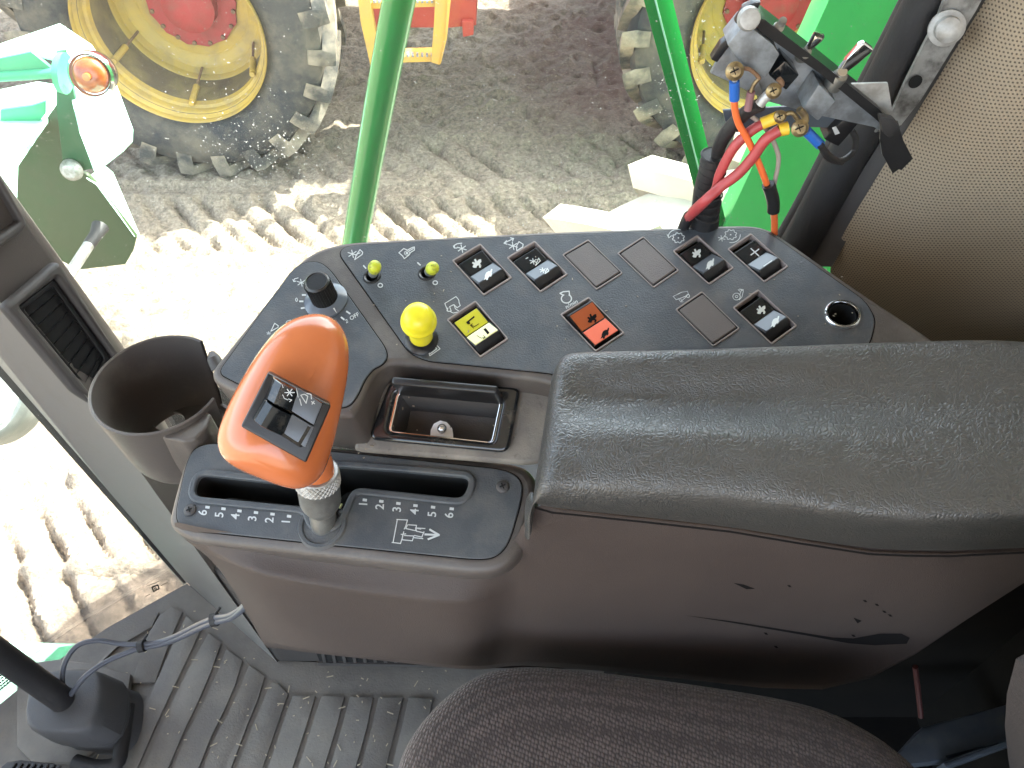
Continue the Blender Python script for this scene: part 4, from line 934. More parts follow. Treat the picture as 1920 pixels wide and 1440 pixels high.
b=B(); vs=grid(b,rows); uvl=b.loops.layers.uv.new('UVMap'); b.verts.index_update()
idx={}
for i,r in enumerate(vs):
    for j,v in enumerate(r):
        # real lengths along and across
        idx[v]=(sum((rows[i][k+1]-rows[i][k]).length for k in range(j)) if j else 0, 0)
for f in b.faces:
    for l in f.loops:
        p=l.vert.co; l[uvl].uv=( (p.x*.82-p.y*.57)*1.0, p.z )
lp=obj('lining_panel',b,'perf',lin,angle=180,sub=1)
b=B(); rows=[[P(lx+dx,py,y=yy) for dx,yy in ((-88,.545),(-60,.535),(-34,.515),(-8,.51),(14,.505))] for py,lx in Lr[:7]]; grid(b,rows); obj('lining_trim',b,'trimdark',lin,angle=60)
br=thing('metal_bracket',P(1770,60,y=.5),'pitted pale metal bracket with a bolt and a round hole','bracket')
b=B(); slab(b,[P(x,y,y=.500) for x,y in [(1790,-60),(1905,-120),(1830,20),(1725,190),(1690,235),(1640,250),(1672,215),(1700,150),(1730,90),(1760,30)]],V((0,.003,0)),.0006); obj('bracket_plate',b,mat('pitted_metal',(.30,.30,.29),.5,.5,col2=(.10,.095,.09),nscale=55,ramp=(.42,.6),dust=(.42,.42,.40),dscale=40,dramp=(.5,.7)),br)
o=P(1774,52,y=.497); b=B(); lathe(b,[(0,.012),(.0035,.012),(.0075,.010),(.0078,.004),(.0108,.003),(.0108,0)],o,V((-.3,-1,.3)),24); obj('bolt',b,'zincl',br)
b=B(); lathe(b,[(.0045,.0004),(0,.0004)],P(1716,153,y=.4985),V((0,-1,.1)),18); obj('hole',b,'hole',br)

# ================================================================ SEAT
seat=thing('driver_seat',V((.25,0,FZ)),'brown woven driver seat cushion in front of the console','seat')
zc=CZ-.60
OUTL=[(730,1440),(748,1390),(775,1345),(815,1300),(862,1262),(905,1240),(955,1230),(1020,1230),(1120,1240),(1250,1256),(1380,1275),(1480,1292),(1560,1312),(1640,1352),(1700,1395),(1760,1450)]
base_=[P(x,y,z=zc) for x,y in OUTL]
base_=[base_[0]+V((-.005,-.30,0)),base_[0]+V((-.004,-.12,0))]+base_+[base_[-1]+V((.03,-.12,0)),base_[-1]+V((.03,-.30,0))]
cen=V((.10,-.13,zc)); rows=[]
for s,dz in ((1.0,-.12),(1.0,-.06),(.995,-.02),(.985,-.006),(.965,.003),(.93,.009),(.86,.014),(.70,.017),(.45,.014),(.2,.010),(.02,.009)):
    rows.append([cen+(V((p.x,p.y,zc))-cen)*s+V((0,0,dz)) for p in base_]+[])
for r in rows: r.append(r[0].copy())
b=B(); grid(b,rows); bmesh.ops.remove_doubles(b,verts=b.verts,dist=1e-5); obj('seat_cushion',b,'fabric',seat,angle=180,sub=2)
b=B(); bo=[(2100,1120),(1940,1185),(1905,1235),(1888,1300),(1884,1360),(1890,1420),(1900,1480),(1960,1600),(2200,1700),(2400,1400)]
bp=[P(x,y,y=.14) for x,y in bo]; slab(b,bp,V((0,-.10,.02)),.018,seg=4); obj('seat_bolster',b,mat('pinkish_bolster_fabric',(.038,.029,.026),.95,bump=.8,bscale=700,col2=(.028,.021,.019),nscale=300),seat,angle=60)
fr=thing('seat_frame',P(1800,1380,z=FZ+.2),'blue-grey steel seat frame rail in the dark gap right of the cushion','seat frame')
b=B(); slab(b,[P(x,y,z=CZ-.86) for x,y in [(1660,1440),(1730,1362),(1900,1318),(2000,1290),(2000,1380),(1900,1378),(1775,1425)]],V((0,0,-.02)),.004)
slab(b,[P(x,y,z=CZ-.85) for x,y in [(1768,1430),(1900,1384),(2000,1350),(2000,1360),(1900,1394),(1775,1440)]],V((0,0,-.02)),.002)
obj('frame_rail',b,'bluesteel',fr)
b=B(); tube(b,[P(1716,1250,z=CZ-.80),P(1722,1300,z=CZ-.84),P(1727,1345,z=CZ-.86)],.0028,8); o=obj('red_hose',b,mat('dull_dark_red',(.045,.009,.009),.7)); tag(o,'thin red hose in the dark gap under the console','hose')
b=B(); tube(b,[P(1875,1262,z=CZ-.9),P(1900,1250,z=CZ-.88),P(1960,1235,z=CZ-.86)],.018,16); o=obj('metal_pipe_end',b,'bluesteel'); tag(o,'dull metal pipe end in the dark gap beside the seat bolster','pipe')
b=B(); slab(b,[V((.12,.33,FZ)),V((.70,.33,FZ)),V((.70,.33,CZ-.30)),V((.12,.33,CZ-.62))],V((0,.05,0))); slab(b,[V((.52,-.6,FZ)),V((.52,.33,FZ)),V((.52,.33,CZ-.40)),V((.52,-.6,CZ-.40))],V((.03,0,0))); slab(b,[V((.19,-.6,FZ+.02)),V((.52,-.6,FZ+.02)),V((.52,.33,FZ+.02)),V((.12,.33,FZ+.02))],V((0,0,-.02))); o=obj('under_seat_shade',b,mat('gap_shade_black',(.006,.006,.006),.95,col2=(.010,.009,.008),nscale=9,spec=.08)); tag(o,'near-black sheets added as shade in the gap under the console','panel')  # near-black sheets added to paint the shade of the gap
# ================================================================ PEDESTAL, PIPE, CABLES, PEDAL
ped=thing('pedestal',P(130,1350,z=FZ),'black moulded pedestal box on the floor at lower left','pedestal')
zt=CZ-.995
T=[(66,1262),(110,1250),(178,1252),(190,1262),(193,1300),(178,1360),(150,1375),(90,1376),(48,1368),(42,1345),(50,1290)]
tp=[P(x,y,z=zt) for x,y in T]; c=sum(tp,V())/len(tp)
b=B(); rows=[]
for s,dz in ((.80,.0015),(.93,.001),(.99,-.003),(1.02,-.009),(1.05,-.03),(1.07,-.046),(1.07,-.050),(.99,-.053),(.99,-.065),(1.04,-.083)):
    rows.append([c+(p-c)*s+V((.022*(-dz/.09),0,dz)) for p in tp])
for r in rows: r.append(r[0].copy())
vs=grid(b,rows); b.faces.new(vs[0][:-1]); bmesh.ops.remove_doubles(b,verts=b.verts,dist=1e-5); obj('pedestal_box',b,mat('soft_black_plastic',(.065,.065,.068),.55,bump=.4,bscale=700,dust=(.12,.11,.095),dscale=14,dramp=(.55,.95)),ped,angle=60,sub=1)
b=B(); slab(b,[P(x,y,z=FZ+.012) for x,y in [(30,1245),(110,1235),(175,1245),(245,1262),(240,1300),(205,1345),(190,1400),(150,1430),(60,1430),(30,1400)]],V((0,0,-.012)),.004); obj('pedestal_foot',b,'matrub',ped)
b=B(); tube(b,[P(126,1318,z=zt-.01),P(100,1300,z=zt+.02),P(0,1228,z=zt+.12),P(-200,1090,z=zt+.32)],.0150,20,smooth=4); obj('column_pipe',b,'rubber',ped)
b=B(); tube(b,[P(240,1322,z=FZ+.02),P(236,1350,z=FZ+.02),P(228,1400,z=FZ+.02),P(218,1432,z=FZ+.02),P(180,1438,z=FZ+.02),P(140,1428,z=FZ+.02)],.009,12,smooth=4); obj('pedestal_bracket',b,'rubber',ped)
for i,(x,y) in enumerate(((124,1305),(131,1312))):
    b=B(); bmesh.ops.create_icosphere(b,subdivisions=2,radius=.0028,matrix=Matrix.Translation(P(x,y,z=zt+.004))); obj('clip',b,'mark',ped)
cab_=thing('cable_pair',P(300,1200,z=CZ-.9),'two slate grey cables tied together, running from pedestal to console','cable')
ca=[(470,1121,-.74),(452,1141,-.78),(430,1154,-.82),(402,1159,-.86),(370,1172,-.90),(335,1190,-.93),(300,1203,-.95),(262,1208,-.95),(225,1207,-.95),(185,1201,-.945),(150,1208,-.945),(128,1230,-.95),(117,1262,-.965),(119,1300,-.995)]
cb=[(468,1128,-.745),(450,1147,-.785),(430,1160,-.825),(403,1167,-.863),(370,1180,-.903),(335,1197,-.933),(300,1209,-.953),(262,1216,-.953),(230,1227,-.953),(195,1243,-.953),(160,1268,-.955),(138,1295,-.975),(130,1306,-.995)]
for l in (ca,cb):
    b=B(); tube(b,[P(x,y,z=CZ+z) for x,y,z in l],.0032,10,smooth=5); obj('cable',b,'cable',cab_)
for x,y,z in ((402,1163,-.862),(266,1212,-.952)):
    b=B(); p=P(x,y,z=CZ+z); tube(b,[p+V((-.0035,0,0)),p+V((.0035,.001,.001))],.0078,10); tube(b,[p+V((0,.004,.004)),p+V((.006,.012,.008))],.0016,6); obj('cable_tie',b,'rubber',cab_)
pd=thing('foot_pedal',P(50,1432,z=FZ+.05),'black ribbed rubber foot pedal in the bottom left corner','pedal')
b=B(); q=[P(x,y,z=FZ+.07) for x,y in [(2,1437),(14,1427),(40,1425),(100,1430),(112,1440)]]; q=q+[q[-1]+V((.01,-.09,0)),q[0]+V((-.01,-.09,0))]; slab(b,q,V((0,0,-.01)),.003); obj('pedal_pad',b,'rubber',pd)
b=B()
for k in range(8):
    p=P(20+k*12,1434+k*.6,z=FZ+.071); obox(b,p+V((0,-.012,.001)),V((1,-.4,0)),V((.4,1,0)),None,.004,.03,.004,.0008)
obj('pedal_studs',b,'rubber',pd)
# ================================================================ AUXILIARY SWITCH BOX AND ITS WIRES
Y0=.44
sw=thing('auxiliary_switch_box',P(1540,150,y=Y0),'home-made metal toggle switch bracket with bare wiring, taped to the rear post','switch bracket')
def sl(nm,poly,y,th,m,bev=.0008,par=sw,dy=None):
    b=B(); pts=[P(px_,py_,y=y) if not isinstance(y,(list,tuple)) else P(px_,py_,y=y[i]) for i,(px_,py_) in enumerate(poly)]
    slab(b,pts,dy or V((0,th,0)),bev); return obj(nm,b,m,par,angle=30)
# long mounting plate (seen from behind, edge on at the upper right)
sl('mounting_plate',[(1398,44),(1420,34),(1540,118),(1650,205),(1692,258),(1672,262),(1640,236),(1530,215),(1440,190),(1333,137),(1345,110)],Y0+.010,.002,'zinc')
sl('plate_edge',[(1400,38),(1418,30),(1438,40),(1545,122),(1650,206),(1696,262),(1684,264),(1640,222),(1535,136),(1430,56),(1412,48)],Y0-.006,.020,'black',.0015)
sl('switch_body',[(1364,84),(1394,48),(1412,54),(1450,84),(1462,102),(1438,144),(1432,146),(1400,128),(1382,112)],Y0-.008,.018,'zinc',.0015)
sl('switch_body',[(1442,142),(1472,114),(1499,141),(1474,170)],Y0-.006,.016,'blackgloss',.001)
sl('switch_body',[(1505,205),(1536,158),(1568,190),(1534,228)],Y0-.008,.018,'zinc',.0015)
sl('dark_flange',[(1333,112),(1352,82),(1386,58),(1390,64),(1360,92),(1345,118)],Y0+.002,.006,'black',.0008)
sl('grey_wing',[(1332,138),(1356,94),(1372,84),(1420,150),(1440,190),(1400,168)],Y0+.006,.003,'zinc',.0006)
sl('bent_end_plate',[(1580,168),(1592,158),(1665,156),(1676,222),(1640,212),(1600,188)],Y0+.000,.002,'zincl',.0006)
sl('lower_plate',[(1355,207),(1500,199),(1580,205),(1560,240),(1500,238),(1378,248),(1362,236)],Y0+.022,.002,'bluesteel',.0006)
def tg(nm,x0,y0,x1,y1,r0,r1,m,y=Y0):
    b=B(); a,c=P(x0,y0,y=y),P(x1,y1,y=y-.004); d=c-a; tube(b,[a,a+d*.3,a+d*.85,a+d*.97,c],[r0,r0*.95,r1,r1*.95,r1*.4],16); return obj(nm,b,m,sw)
tg('toggle_lever',1462,52,1469,37,.0022,.0022,'steel'); tg('toggle_nut',1455,55,1462,50,.0035,.003,'steel')
tg('toggle_lever',1510,98,1537,64,.0022,.0035,'chrome'); tg('toggle_nut',1502,106,1511,98,.0040,.0036,'steel')
tg('toggle_nut',1560,160,1577,140,.0055,.0045,'steel'); tg('toggle_nut',1574,142,1580,134,.0032,.0030,'chrome')
b=B(); a=P(1576,138,y=Y0); slab(b,[P(x,y,y=Y0-.003) for x,y in [(1572,135),(1588,112),(1612,84),(1622,80),(1638,92),(1636,98),(1606,122),(1582,142)]],V((0,.004,0)),.0014,seg=3); obj('toggle_paddle',b,'chrome',sw)
b=B(); lathe(b,[(0,.004),(.0055,.003),(.0066,0)],P(1404,35,y=Y0-.008),V((0,-1,.4)),20); obj('round_stud',b,'zincl',sw)
b=B(); slab(b,[P(x,y,y=Y0-.004) for x,y in [(1378,44),(1392,22),(1412,6),(1428,4),(1420,20),(1404,30),(1394,50)]],V((0,.006,0)),.001); obj('curled_tab',b,'black',sw)
for x,y,r in ((1377,133,.0042),(1450,170,.0036),(1499,240,.0042),(1462,218,.003)):
    b=B(); lathe(b,[(0,.0035),(r*.7,.0032),(r,.002),(r*1.25,.0012),(r*1.25,0)],P(x,y,y=Y0-.014),V((0,-1,.35)),18); s=obj('terminal_screw',b,'brass',sw)
    b=B(); 
    for a_ in (.5,2.07): obox(b,P(x,y,y=Y0-.0178),V((math.cos(a_),0,math.sin(a_))),V((0,1,0)),None,r*1.2,.0006,.0005)
    obj('screw_slot',b,'hole',s)
def tb(nm,pts,r,m,par=sw,y=Y0-.012,sm=5,seg=10):
    b=B(); tube(b,[P(p[0],p[1],y=(p[2] if len(p)>2 else y)) for p in pts],r,seg,smooth=sm); return obj(nm,b,m,par)
tb('bare_strap',[(1390,128),(1405,130),(1418,140),(1424,148)],.0012,'rust'); tb('bare_strap',[(1424,146),(1414,158),(1408,172)],.0012,'brass')
tb('bare_strap',[(1470,215),(1485,212),(1496,225)],.0014,'brass'); tb('bare_strap',[(1498,205),(1508,216),(1510,228)],.0022,'brass'); tb('bare_strap',[(1452,165),(1466,158),(1460,148)],.0016,'rust'); tb('crimp_lug',[(1446,172),(1434,184),(1424,196)],.0030,'zincl',sm=2)
tb('ring_neck',[(1377,140),(1378,154)],.0016,'zincl',sm=2)
tb('blue_crimp',[(1377,152),(1377,187)],.0030,'blue',sm=2); tb('yellow_crimp',[(1462,218),(1428,232)],.0036,'yelcr',sm=2); tb('yellow_crimp',[(1478,240),(1460,244)],.0040,'yelcr',sm=2); tb('blue_crimp',[(1512,246),(1538,272)],.0032,'blue',sm=2)
tb('mauve_sleeve',[(1408,172),(1405,190),(1402,206)],.0024,'wire_mauve',sm=2)
# wires
def wire(label,nm,pts,r,m,cat='wire',y=Y0-.010):
    b=B(); tube(b,[P(p[0],p[1],y=(p[2] if len(p)>2 else y)) for p in pts],r,10,smooth=6); o=obj(nm,b,m); return tag(o,label,cat)
wire('orange wire hanging from the blue crimp','orange_wire',[(1377,185),(1378,205),(1385,232),(1402,262),(1418,295),(1432,330),(1440,352,.435)],.0021,'wire_or')
wire('thin grey wire looping down beside the orange wire','grey_wire',[(1402,205),(1406,215),(1422,228),(1442,250),(1458,285),(1459,310),(1452,345),(1447,385,.44),(1452,428,.45)],.0015,'wire_gr',y=Y0-.004)
wire('upper of the two thick red wires with a yellow crimp','red_wire',[(1430,232),(1405,248),(1375,278),(1350,325),(1340,358,.435),(1310,390,.44),(1290,408,.45)],.0032,'wire_red',y=Y0-.006)
wire('lower of the two thick red wires crossing the orange wire','red_wire',[(1462,244),(1435,262),(1412,294),(1385,325),(1352,350),(1320,378,.425),(1298,398,.435)],.0034,'wire_red',y=Y0-.013)
wire('short red-orange wire rising from the console top under the black tape','red_wire',[(1450,392,.44),(1452,410,.445),(1452,438,.45)],.0024,'wire_or')
o=thing('wire_loom',P(1325,380,y=.46),'black taped wire loom standing at the console rear edge','wire loom')
tb('loom_sleeve',[(1340,290,.452),(1334,320,.452),(1326,360,.455),(1320,425,.46)],[.0085,.0085,.0095,.0105],'rubber',o,sm=0,seg=18)
for i in range(9):
    p=P(1340-i*2,292+i*14,y=.452); b=B() if i==0 else b
    lathe(b,[(.0085,-.0006),(.0095,0),(.0085,.0006)],p,V((.05,-.05,1)),18)
obj('loom_wrap',b,'rubber',o)
tb('black_lead',[(1346,288,.45),(1352,268,.446),(1372,238,.44),(1400,210,.436),(1426,196,.43)],.0042,'rubber',o)
tb('black_lead',[(1342,292,.45),(1346,270,.446),(1362,242,.442),(1388,214,.438)],.0030,'rubber',o)
tb('black_lead',[(1292,405,.45),(1284,420,.455),(1278,435,.46)],.0040,'rubber',o)
wire('black tape wrapped round the lower end of the orange and grey wires','tape_wrap',[(1440,346),(1446,362),(1450,380),(1450,396)],.0042,'black','tape',y=.432)
o=thing('hanging_tape',P(1680,290,y=.43),'strip of black tape hanging off the end of the switch bracket','tape')
sl('tape_strip',[(1652,222),(1684,228),(1692,262),(1712,298),(1706,302),(1690,320),(1686,316),(1674,326),(1654,290),(1650,262)],Y0-.012,.0012,'black',.0003,o)
sl('tape_fold',[(1648,218),(1676,224),(1690,240),(1670,262),(1655,250)],Y0-.016,.006,'rubber',.002,o)
wire('black wire loops below the blue crimp','black_wire_loops',[(1538,272,.425),(1552,290,.43),(1575,302,.45),(1600,285,.46),(1604,260,.46),(1596,244,.46)],.0021,'rubber')
wire('short black wire end curling over the rear post','black_wire_end',[(1540,272,.43),(1546,288,.43),(1560,300,.44),(1578,304,.455)],.0021,'rubber')
o=thing('black_connector',P(1580,240,y=.46),'square black connector with a small white sticker below the bracket','connector')
sl('connector_body',[(1600,205),(1628,212),(1572,276),(1545,262)],.455,.014,'black',.0015,o); sl('sticker',[(1560,240),(1568,238),(1575,250),(1566,253)],.4535,.0006,'mark',.0001,o)

# ================================================================ OUTSIDE: OWN MACHINE
o=thing('green_handrail',P(662,500,y=.95),'thick round green handrail post left of centre outside the window','handrail')
b=B(); tube(b,[P(783,-160,y=.93),P(748,0,y=.95),P(706,222,y=.965),P(667,445,y=.98),P(640,600,y=.99)],[.0195,.0195,.0193,.0193,.0193],32,smooth=3); obj('rail_tube',b,'green',o)
o=thing('green_angle_rail',P(1310,400,y=1.0),'narrow folded green angle rail outside the window, right of centre','rail')
e0=P(1226,0,y=1.0); e1=P(1322,372,y=1.0); dr=(e1-e0)
e0-=dr*.35; e1+=dr*.5; dr.normalize(); b=B(); obox(b,(e0+e1)/2+V((-.0045,0,0)),dr,V((0,1,0)),None,(e1-e0).length,.003,.015,.0008); obox(b,(e0+e1)/2+V((.0125,.006,0)),dr,V((1,.5,0)),None,(e1-e0).length,.022,.003,.0008)
obj('rail_angle',b,'green',o)
b=B(); obox(b,(e0+e1)/2+V((.0018,-.003,0)),dr,V((0,1,0)),None,(e1-e0).length,.0022,.0022,.0005); obj('edge_highlight',b,'greenp',o)  # pale strip paints the highlight along the rail's fold
own=thing('grain_tank',V((1.2,.6,CZ-1)),'bright green body side of this machine behind the auxiliary switch box','machine body')
b=B(); Ya=1.05; f0=P(1338,412,y=Ya); f1=P(1520,0,y=Ya); dd=f1-f0; lo=f0-dd*(.5); hi=f0+dd*3.2; hi.z=min(hi.z,CZ+1.45); 
tfac=(CZ+1.45-f0.z)/dd.z; hi=f0+dd*tfac
slab(b,[lo,V((4.0,Ya,lo.z)),V((4.0,Ya,CZ+1.45)),hi],V((0,-.05,0)),.004); obj('side_skin',b,'greenb',own)
b=B(); slab(b,[V((.75,-1.2,FZ-.6)),V((4.0,-1.2,FZ-.6)),V((4.0,-1.2,CZ+1.45)),V((.92,-1.2,CZ+1.45))],V((0,2.15,0))); obj('tank_body',b,'greenb',own)
# front drive tyre of this machine, lug tops caked pale
def wheel_tyre(bm,c,ax,r,w,rr_,lugs,lh,seed=0,mi_l=1,flat=False):
    prof=[(rr_,-w*.36),(rr_+.03,-w*.40),(rr_+.09,-w*.47),((r+rr_)/2+.05,-w*.5),(r-.07,-w*.47),(r-.025,-w*.42),(r,-w*.25),(r+.006,0),(r,w*.25),(r-.025,w*.42),(r-.07,w*.47),((r+rr_)/2+.05,w*.5),(rr_+.09,w*.47),(rr_+.03,w*.40),(rr_,w*.36)]
    lathe(bm,prof,c,ax,96)
    ax=V(ax).normalized(); u=V((1,0,0)); u=(u-ax*u.dot(ax)).normalized(); v=ax.cross(u)
    for k in range(lugs*2):
        sd=1 if k%2 else -1; a0=2*math.pi*k/(lugs*2)
        pts=[]
        for t in (0,.25,.5,.75,1.0,1.12,1.25):
            aa=a0+ (1-min(t,1))*0.30; ww=sd*w*(.02+.46*min(t,1)); rad=r+ (0 if t<=1 else -(t-1)*.34)
            if t>1: ww=sd*w*.495
            pts.append((aa,ww,rad,t))
        rows=[]
        for aa,ww,rad,t in pts:
            hw=.034/r; h=lh*(1.0 if t<=1 else .6)
            def q(a,rd): return c+(u*math.cos(a)+v*math.sin(a))*rd+ax*ww
            rows.append([q(aa-hw*1.5,rad-.015),q(aa-hw,rad+h),q(aa+hw,rad+h),q(aa+hw*1.5,rad-.015)])
        vs=[[bm.verts.new(p) for p in r2] for r2 in rows]
        for i in range(len(vs)-1):
            for j in range(3): bm.faces.new((vs[i][j],vs[i][j+1],vs[i+1][j+1],vs[i+1][j])).material_index=mi_l
        bm.faces.new(vs[0]).material_index=mi_l; bm.faces.new(vs[-1][::-1]).material_index=mi_l
ow=thing('front_drive_tyre',V((.78,1.62,.92)),'sunlit mud-caked tyre of this machine just past the console top edge','tyre')
b=B(); wheel_tyre(b,V((.80,1.62,.92)),V((0,1,0)),.90,.66,.42,20,.065); obj('tyre',b,['ownmud','ownmud'],ow,angle=30)
b=B(); lathe(b,[(.42,-.2),(.40,-.18),(.40,.18),(.42,.2)],V((.80,1.62,.92)),V((0,1,0)),48); lathe(b,[(0,.02),(.40,.02)],V((.80,1.62,.92)),V((0,1,0)),48); obj('rim',b,'ryellow',ow)
# front corner shield with amber lamp
sh=thing('corner_shield',V((-1.1,1.8,1.8)),'green folded metal corner shield outside the window at upper left','shield')
def hz(nm,poly,z,th,m,par=sh,bev=.003):
    b=B(); pts=[P(q[0],q[1],z=(q[2] if len(q)>2 else z)) for q in poly]; slab(b,pts,V((0,0,-th)),bev); return obj(nm,b,m,par,angle=30)
def vt_(nm,poly,y,th,m,par=sh,bev=.003):
    b=B(); pts=[P(q[0],q[1],y=(q[2] if len(q)>2 else y)) for q in poly]; slab(b,pts,V((0,th,0)),bev); return obj(nm,b,m,par,angle=30)
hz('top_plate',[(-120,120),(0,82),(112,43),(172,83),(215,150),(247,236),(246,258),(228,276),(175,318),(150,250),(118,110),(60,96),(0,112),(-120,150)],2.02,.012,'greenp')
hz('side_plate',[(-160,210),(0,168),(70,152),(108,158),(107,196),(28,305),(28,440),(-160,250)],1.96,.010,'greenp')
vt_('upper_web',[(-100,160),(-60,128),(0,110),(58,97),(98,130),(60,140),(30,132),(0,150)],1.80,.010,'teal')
vt_('back_web',[(104,98),(122,96),(132,150),(175,316),(150,322),(118,312),(106,200)],1.845,.012,mat('web_shadow_green',(.012,.09,.035),.5))  # web coloured dark green to paint the shadow in the slot
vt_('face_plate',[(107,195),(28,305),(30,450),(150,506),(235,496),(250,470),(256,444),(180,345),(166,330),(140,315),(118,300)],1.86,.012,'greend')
b=B(); pts=[P(160,334,y=1.85),P(195,311,y=1.98),P(208,322,y=1.98),P(259,441,y=1.90),P(252,444,y=1.855),P(181,346,y=1.852)]; slab(b,pts,V((0,.01,-.01)),.002); obj('turned_flange',b,'greenp',sh)
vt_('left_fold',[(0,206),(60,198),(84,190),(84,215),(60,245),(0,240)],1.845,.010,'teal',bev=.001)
b=B(); p=P(135,318,y=1.835); lathe(b,[(0,.022),(.018,.020),(.028,.010),(.030,0)],p,V((0,-1,.3)),24); obj('reflector',b,'zincl',sh)
b=B(); tube(b,[P(-120,150,y=1.80),P(0,143,y=1.80),P(112,136,y=1.80)],.0125,16); lampa=thing('indicator_lamp',P(150,140,y=1.80),'round amber lamp in a clear chrome-edged housing on a green arm','lamp'); obj('lamp_arm',b,'teal',lampa)
b=B(); tube(b,[P(112,136,y=1.80),P(124,138,y=1.80)],[.046,.048],28); obj('lamp_base',b,'teal',lampa)
ld=V((.05,-1,.35)).normalized(); lc=P(172,140,y=1.78)
b=B(); lathe(b,[(.034,-.05),(.050,-.03),(.0545,-.005),(.053,.006),(.048,.010),(.044,.004),(.046,-.02)],lc,ld,40); obj('lamp_housing',b,'chrome',lampa)
b=B(); lathe(b,[(.042,-.01),(.041,.010),(.034,.020),(.020,.026),(.010,.026),(.009,.031),(0,.032)],lc,ld,36); obj('lamp_lens',b,'lamp',lampa)
b=B(); lathe(b,[(.0095,.026),(.0090,.0335),(0,.035)],lc,ld,20); obj('lens_centre',b,'amberin',lampa)
o=thing('pivot_rod',P(150,490,y=1.5),'silver rod with a black rubber joint in front of the green shield','rod')
b=B(); tube(b,[P(188,425,y=1.66),P(180,440,y=1.63),P(165,462,y=1.58)],[.022,.016,.015],16); obj('rod_joint',b,'rubber',o)
b=B(); tube(b,[P(166,460,y=1.58),P(132,512,y=1.48),P(60,620,y=1.25)],.0135,16); obj('rod_bar',b,'zincl',o)
# ribbed grey drum at the far left
o=thing('ribbed_drum',V((-1.6,1.2,1.2)),'dusty grey ribbed round drum beyond the front window at the left edge','drum')
dc=P(-48,738,y=1.30); b=B(); pr=[(0,.03)]
for k in range(9): pr+= [(.012+k*.0125,.03+ (.004 if k%2 else 0)),(.020+k*.0125,.03+(.004 if k%2 else 0))]
pr+=[(.128,.022),(.134,-.02),(.134,-.12)]
lathe(b,pr,dc,V((.25,-.55,.8)),64); obj('drum_face',b,mat('dusty_grey_drum',(.16,.18,.165),.5,dust=(.38,.38,.34),dscale=12,dramp=(.45,.75)),o)
hb=thing('step_platform',P(40,1300,z=1.6),'sunlit pale green step platform below the front window at lower left','platform')
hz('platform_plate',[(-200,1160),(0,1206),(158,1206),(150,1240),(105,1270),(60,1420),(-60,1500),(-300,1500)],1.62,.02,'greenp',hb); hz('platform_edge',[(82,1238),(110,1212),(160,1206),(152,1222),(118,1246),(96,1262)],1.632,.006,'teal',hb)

# ================================================================ THE OTHER MACHINE
om=thing('parked_combine',V((-.2,5.5,0)),'other farm machine with yellow rims, red hubs and a yellow ladder parked opposite','combine harvester')
def big_wheel(cx,cy,cz,hubm='red'):
    r=.865; w=.50; RR=.50; c=V((cx,cy,cz)); ax=V((0,-1,0))   # ax points at us
    b=B(); wheel_tyre(b,c,ax,r,w,.505,23,.06); t=obj('wheel',b,['tyre','tyremud'],om,angle=30)
    b=B(); f=.22
    pr=[(.500,f-.05),(.524,f-.012),(.532,f+.005),(.530,f+.022),(.526,f+.016),(.522,f-.01),(.524,f-.03),(.508,f-.045),(.500,f-.06),(.497,f-.09),(.480,f-.10),(.470,f-.13)]
    lathe(b,pr,c,ax,96); obj('rim_flange',b,'ryellow',t)
    b=B(); lathe(b,[(.470,f-.13),(.462,f-.20),(.462,f-.38)],c,ax,80); obj('rim_barrel',b,'rdirt',t)
    b=B(); lathe(b,[(.462,f-.36),(.452,f-.37),(.445,f-.40),(.40,f-.405),(.385,f-.42),(.345,f-.425),(.33,f-.44),(.0,f-.445)],c,ax,80); obj('rim_dish',b,'ryellow',t)
    b=B(); n=26; pr=[]
    hp=[]
    for k in range(n):
        a=2*math.pi*k/n; hp.append(c+V((math.cos(a),0,math.sin(a)))*(.262 if k%2 else .275)+ax*(f-.443))
    slab(b,hp,ax*.02,.003); lathe(b,[(.16,f-.43),(.155,f-.36),(.10,f-.34),(0,f-.34)],c,ax,32); obj('hub_disc',b,hubm,t)
    for k in range(16):
        a=2*math.pi*(k+.5)/16; b=B(); lathe(b,[(.013,0),(.013,.014),(0,.016)],c+V((math.cos(a),0,math.sin(a)))*.25+ax*(f-.424),ax,8); obj('hub_bolt',b,'rust',t)
    for k in range(6):
        a=2*math.pi*(k)/6+.42; b=B(); d=V((math.cos(a),0,math.sin(a))); p0=c+d*.40+ax*(f-.40); p1=c+d*.462+ax*(f-.10)
        tube(b,[p0,p0.lerp(p1,.55)],.008,8); o=obj('tie_rod',b,'rust',t)
        b=B(); tube(b,[p0.lerp(p1,.55),p1],.020,12,); tube(b,[p1,p1+ax*.02],.016,10); obj('rod_sleeve',b,'ryellow',t)
    return t
big_wheel(-1.93,4.62,.91); big_wheel(1.54,4.60,.92)
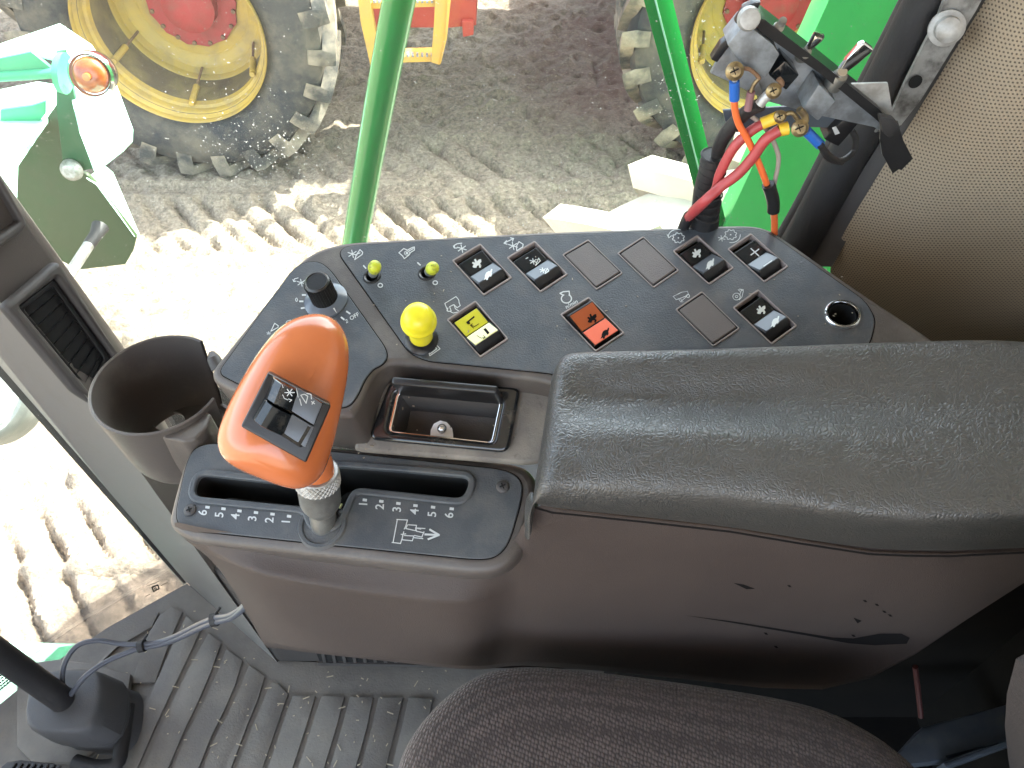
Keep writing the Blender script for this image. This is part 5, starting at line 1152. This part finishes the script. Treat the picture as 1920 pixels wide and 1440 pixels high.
# ladder
yl=4.35
def lad(nm,poly,y,th,m='lyellow',bev=.004): 
    b=B(); slab(b,[P(a,c,y=y) for a,c in poly],V((0,th,0)),bev); return obj(nm,b,m,lad_,angle=30)
lad_=obj('ladder',B(),'lyellow',om)
b=B()
lad('ladder_rail',[(664,-60),(692,-60),(693,5),(712,100),(708,124),(695,127),(676,40)],yl,.05)
lad('ladder_rail',[(818,-60),(842,-60),(842,0),(835,70),(824,122),(808,117),(814,40)],yl,.05)
lad('bright_rail_edge',[(842,-60),(848,-60),(844,10),(838,72),(827,118),(824,122),(835,70)],yl-.012,.06,'greenp' if False else 'lyellow',.001)
lad('rung',[(692,5),(816,1),(816,13),(696,17)],yl+.03,.10); lad('rung',[(706,108),(812,104),(812,116),(707,119)],yl+.03,.10)
for y0_ in (-3,98):
    b=B()
    for k in range(13):
        x=700+k*9; slab(b,[P(x,y0_+9,y=yl+.02),P(x+4,y0_+9,y=yl+.02),P(x+4,y0_+2,y=yl+.09),P(x,y0_+2,y=yl+.09)],V((0,0,.012)))
    obj('tread_teeth',b,'zinc',lad_)
def vo(nm,poly,y,th,m): 
    b=B(); slab(b,[P(a,c,y=y) for a,c in poly],V((0,th,0)),.006); return obj(nm,b,m,om,angle=30)
vo('red_step_box',[(680,-80),(893,-80),(893,48),(840,52),(700,52)],4.75,.5,'redf'); vo('red_foot',[(866,40),(888,40),(888,66),(868,70)],4.72,.12,'redf')
def bx(nm,x0,x1,y0,y1,z0,z1,m,bev=.02):
    b=B(); obox(b,((x0+x1)/2,(y0+y1)/2,(z0+z1)/2),V((1,0,0)),V((0,1,0)),None,x1-x0,y1-y0,z1-z0,bev); return obj(nm,b,m,om)
bx('front_body',-4.4,-.76,4.98,7.4,1.75,3.6,'redf'); bx('middle_body',-.75,.30,6.0,7.3,1.45,3.2,'redf'); bx('rear_body',.31,4.4,4.9,7.3,1.5,2.3,'redf')
bx('upper_body',1.5,4.0,5.4,7.3,2.56,3.4,'redf')
bx('frame_beam',-3.6,3.6,5.5,5.7,1.05,1.3,'rust'); bx('axle_housing',-2.05,-1.8,4.9,7.2,.80,1.05,'red'); bx('axle_housing',1.48,1.72,4.9,7.2,.80,1.05,'red')
for x in (-1.93,1.60):
    b=B(); wheel_tyre(b,V((x,7.35,.92)),V((0,1,0)),.865,.5,.545,21,.055); lathe(b,[(.545,-.1),(0,-.08)],V((x,7.35,.92)),V((0,-1,0)),40); obj('far_wheel',b,['tyre','tyremud'],om,angle=30)
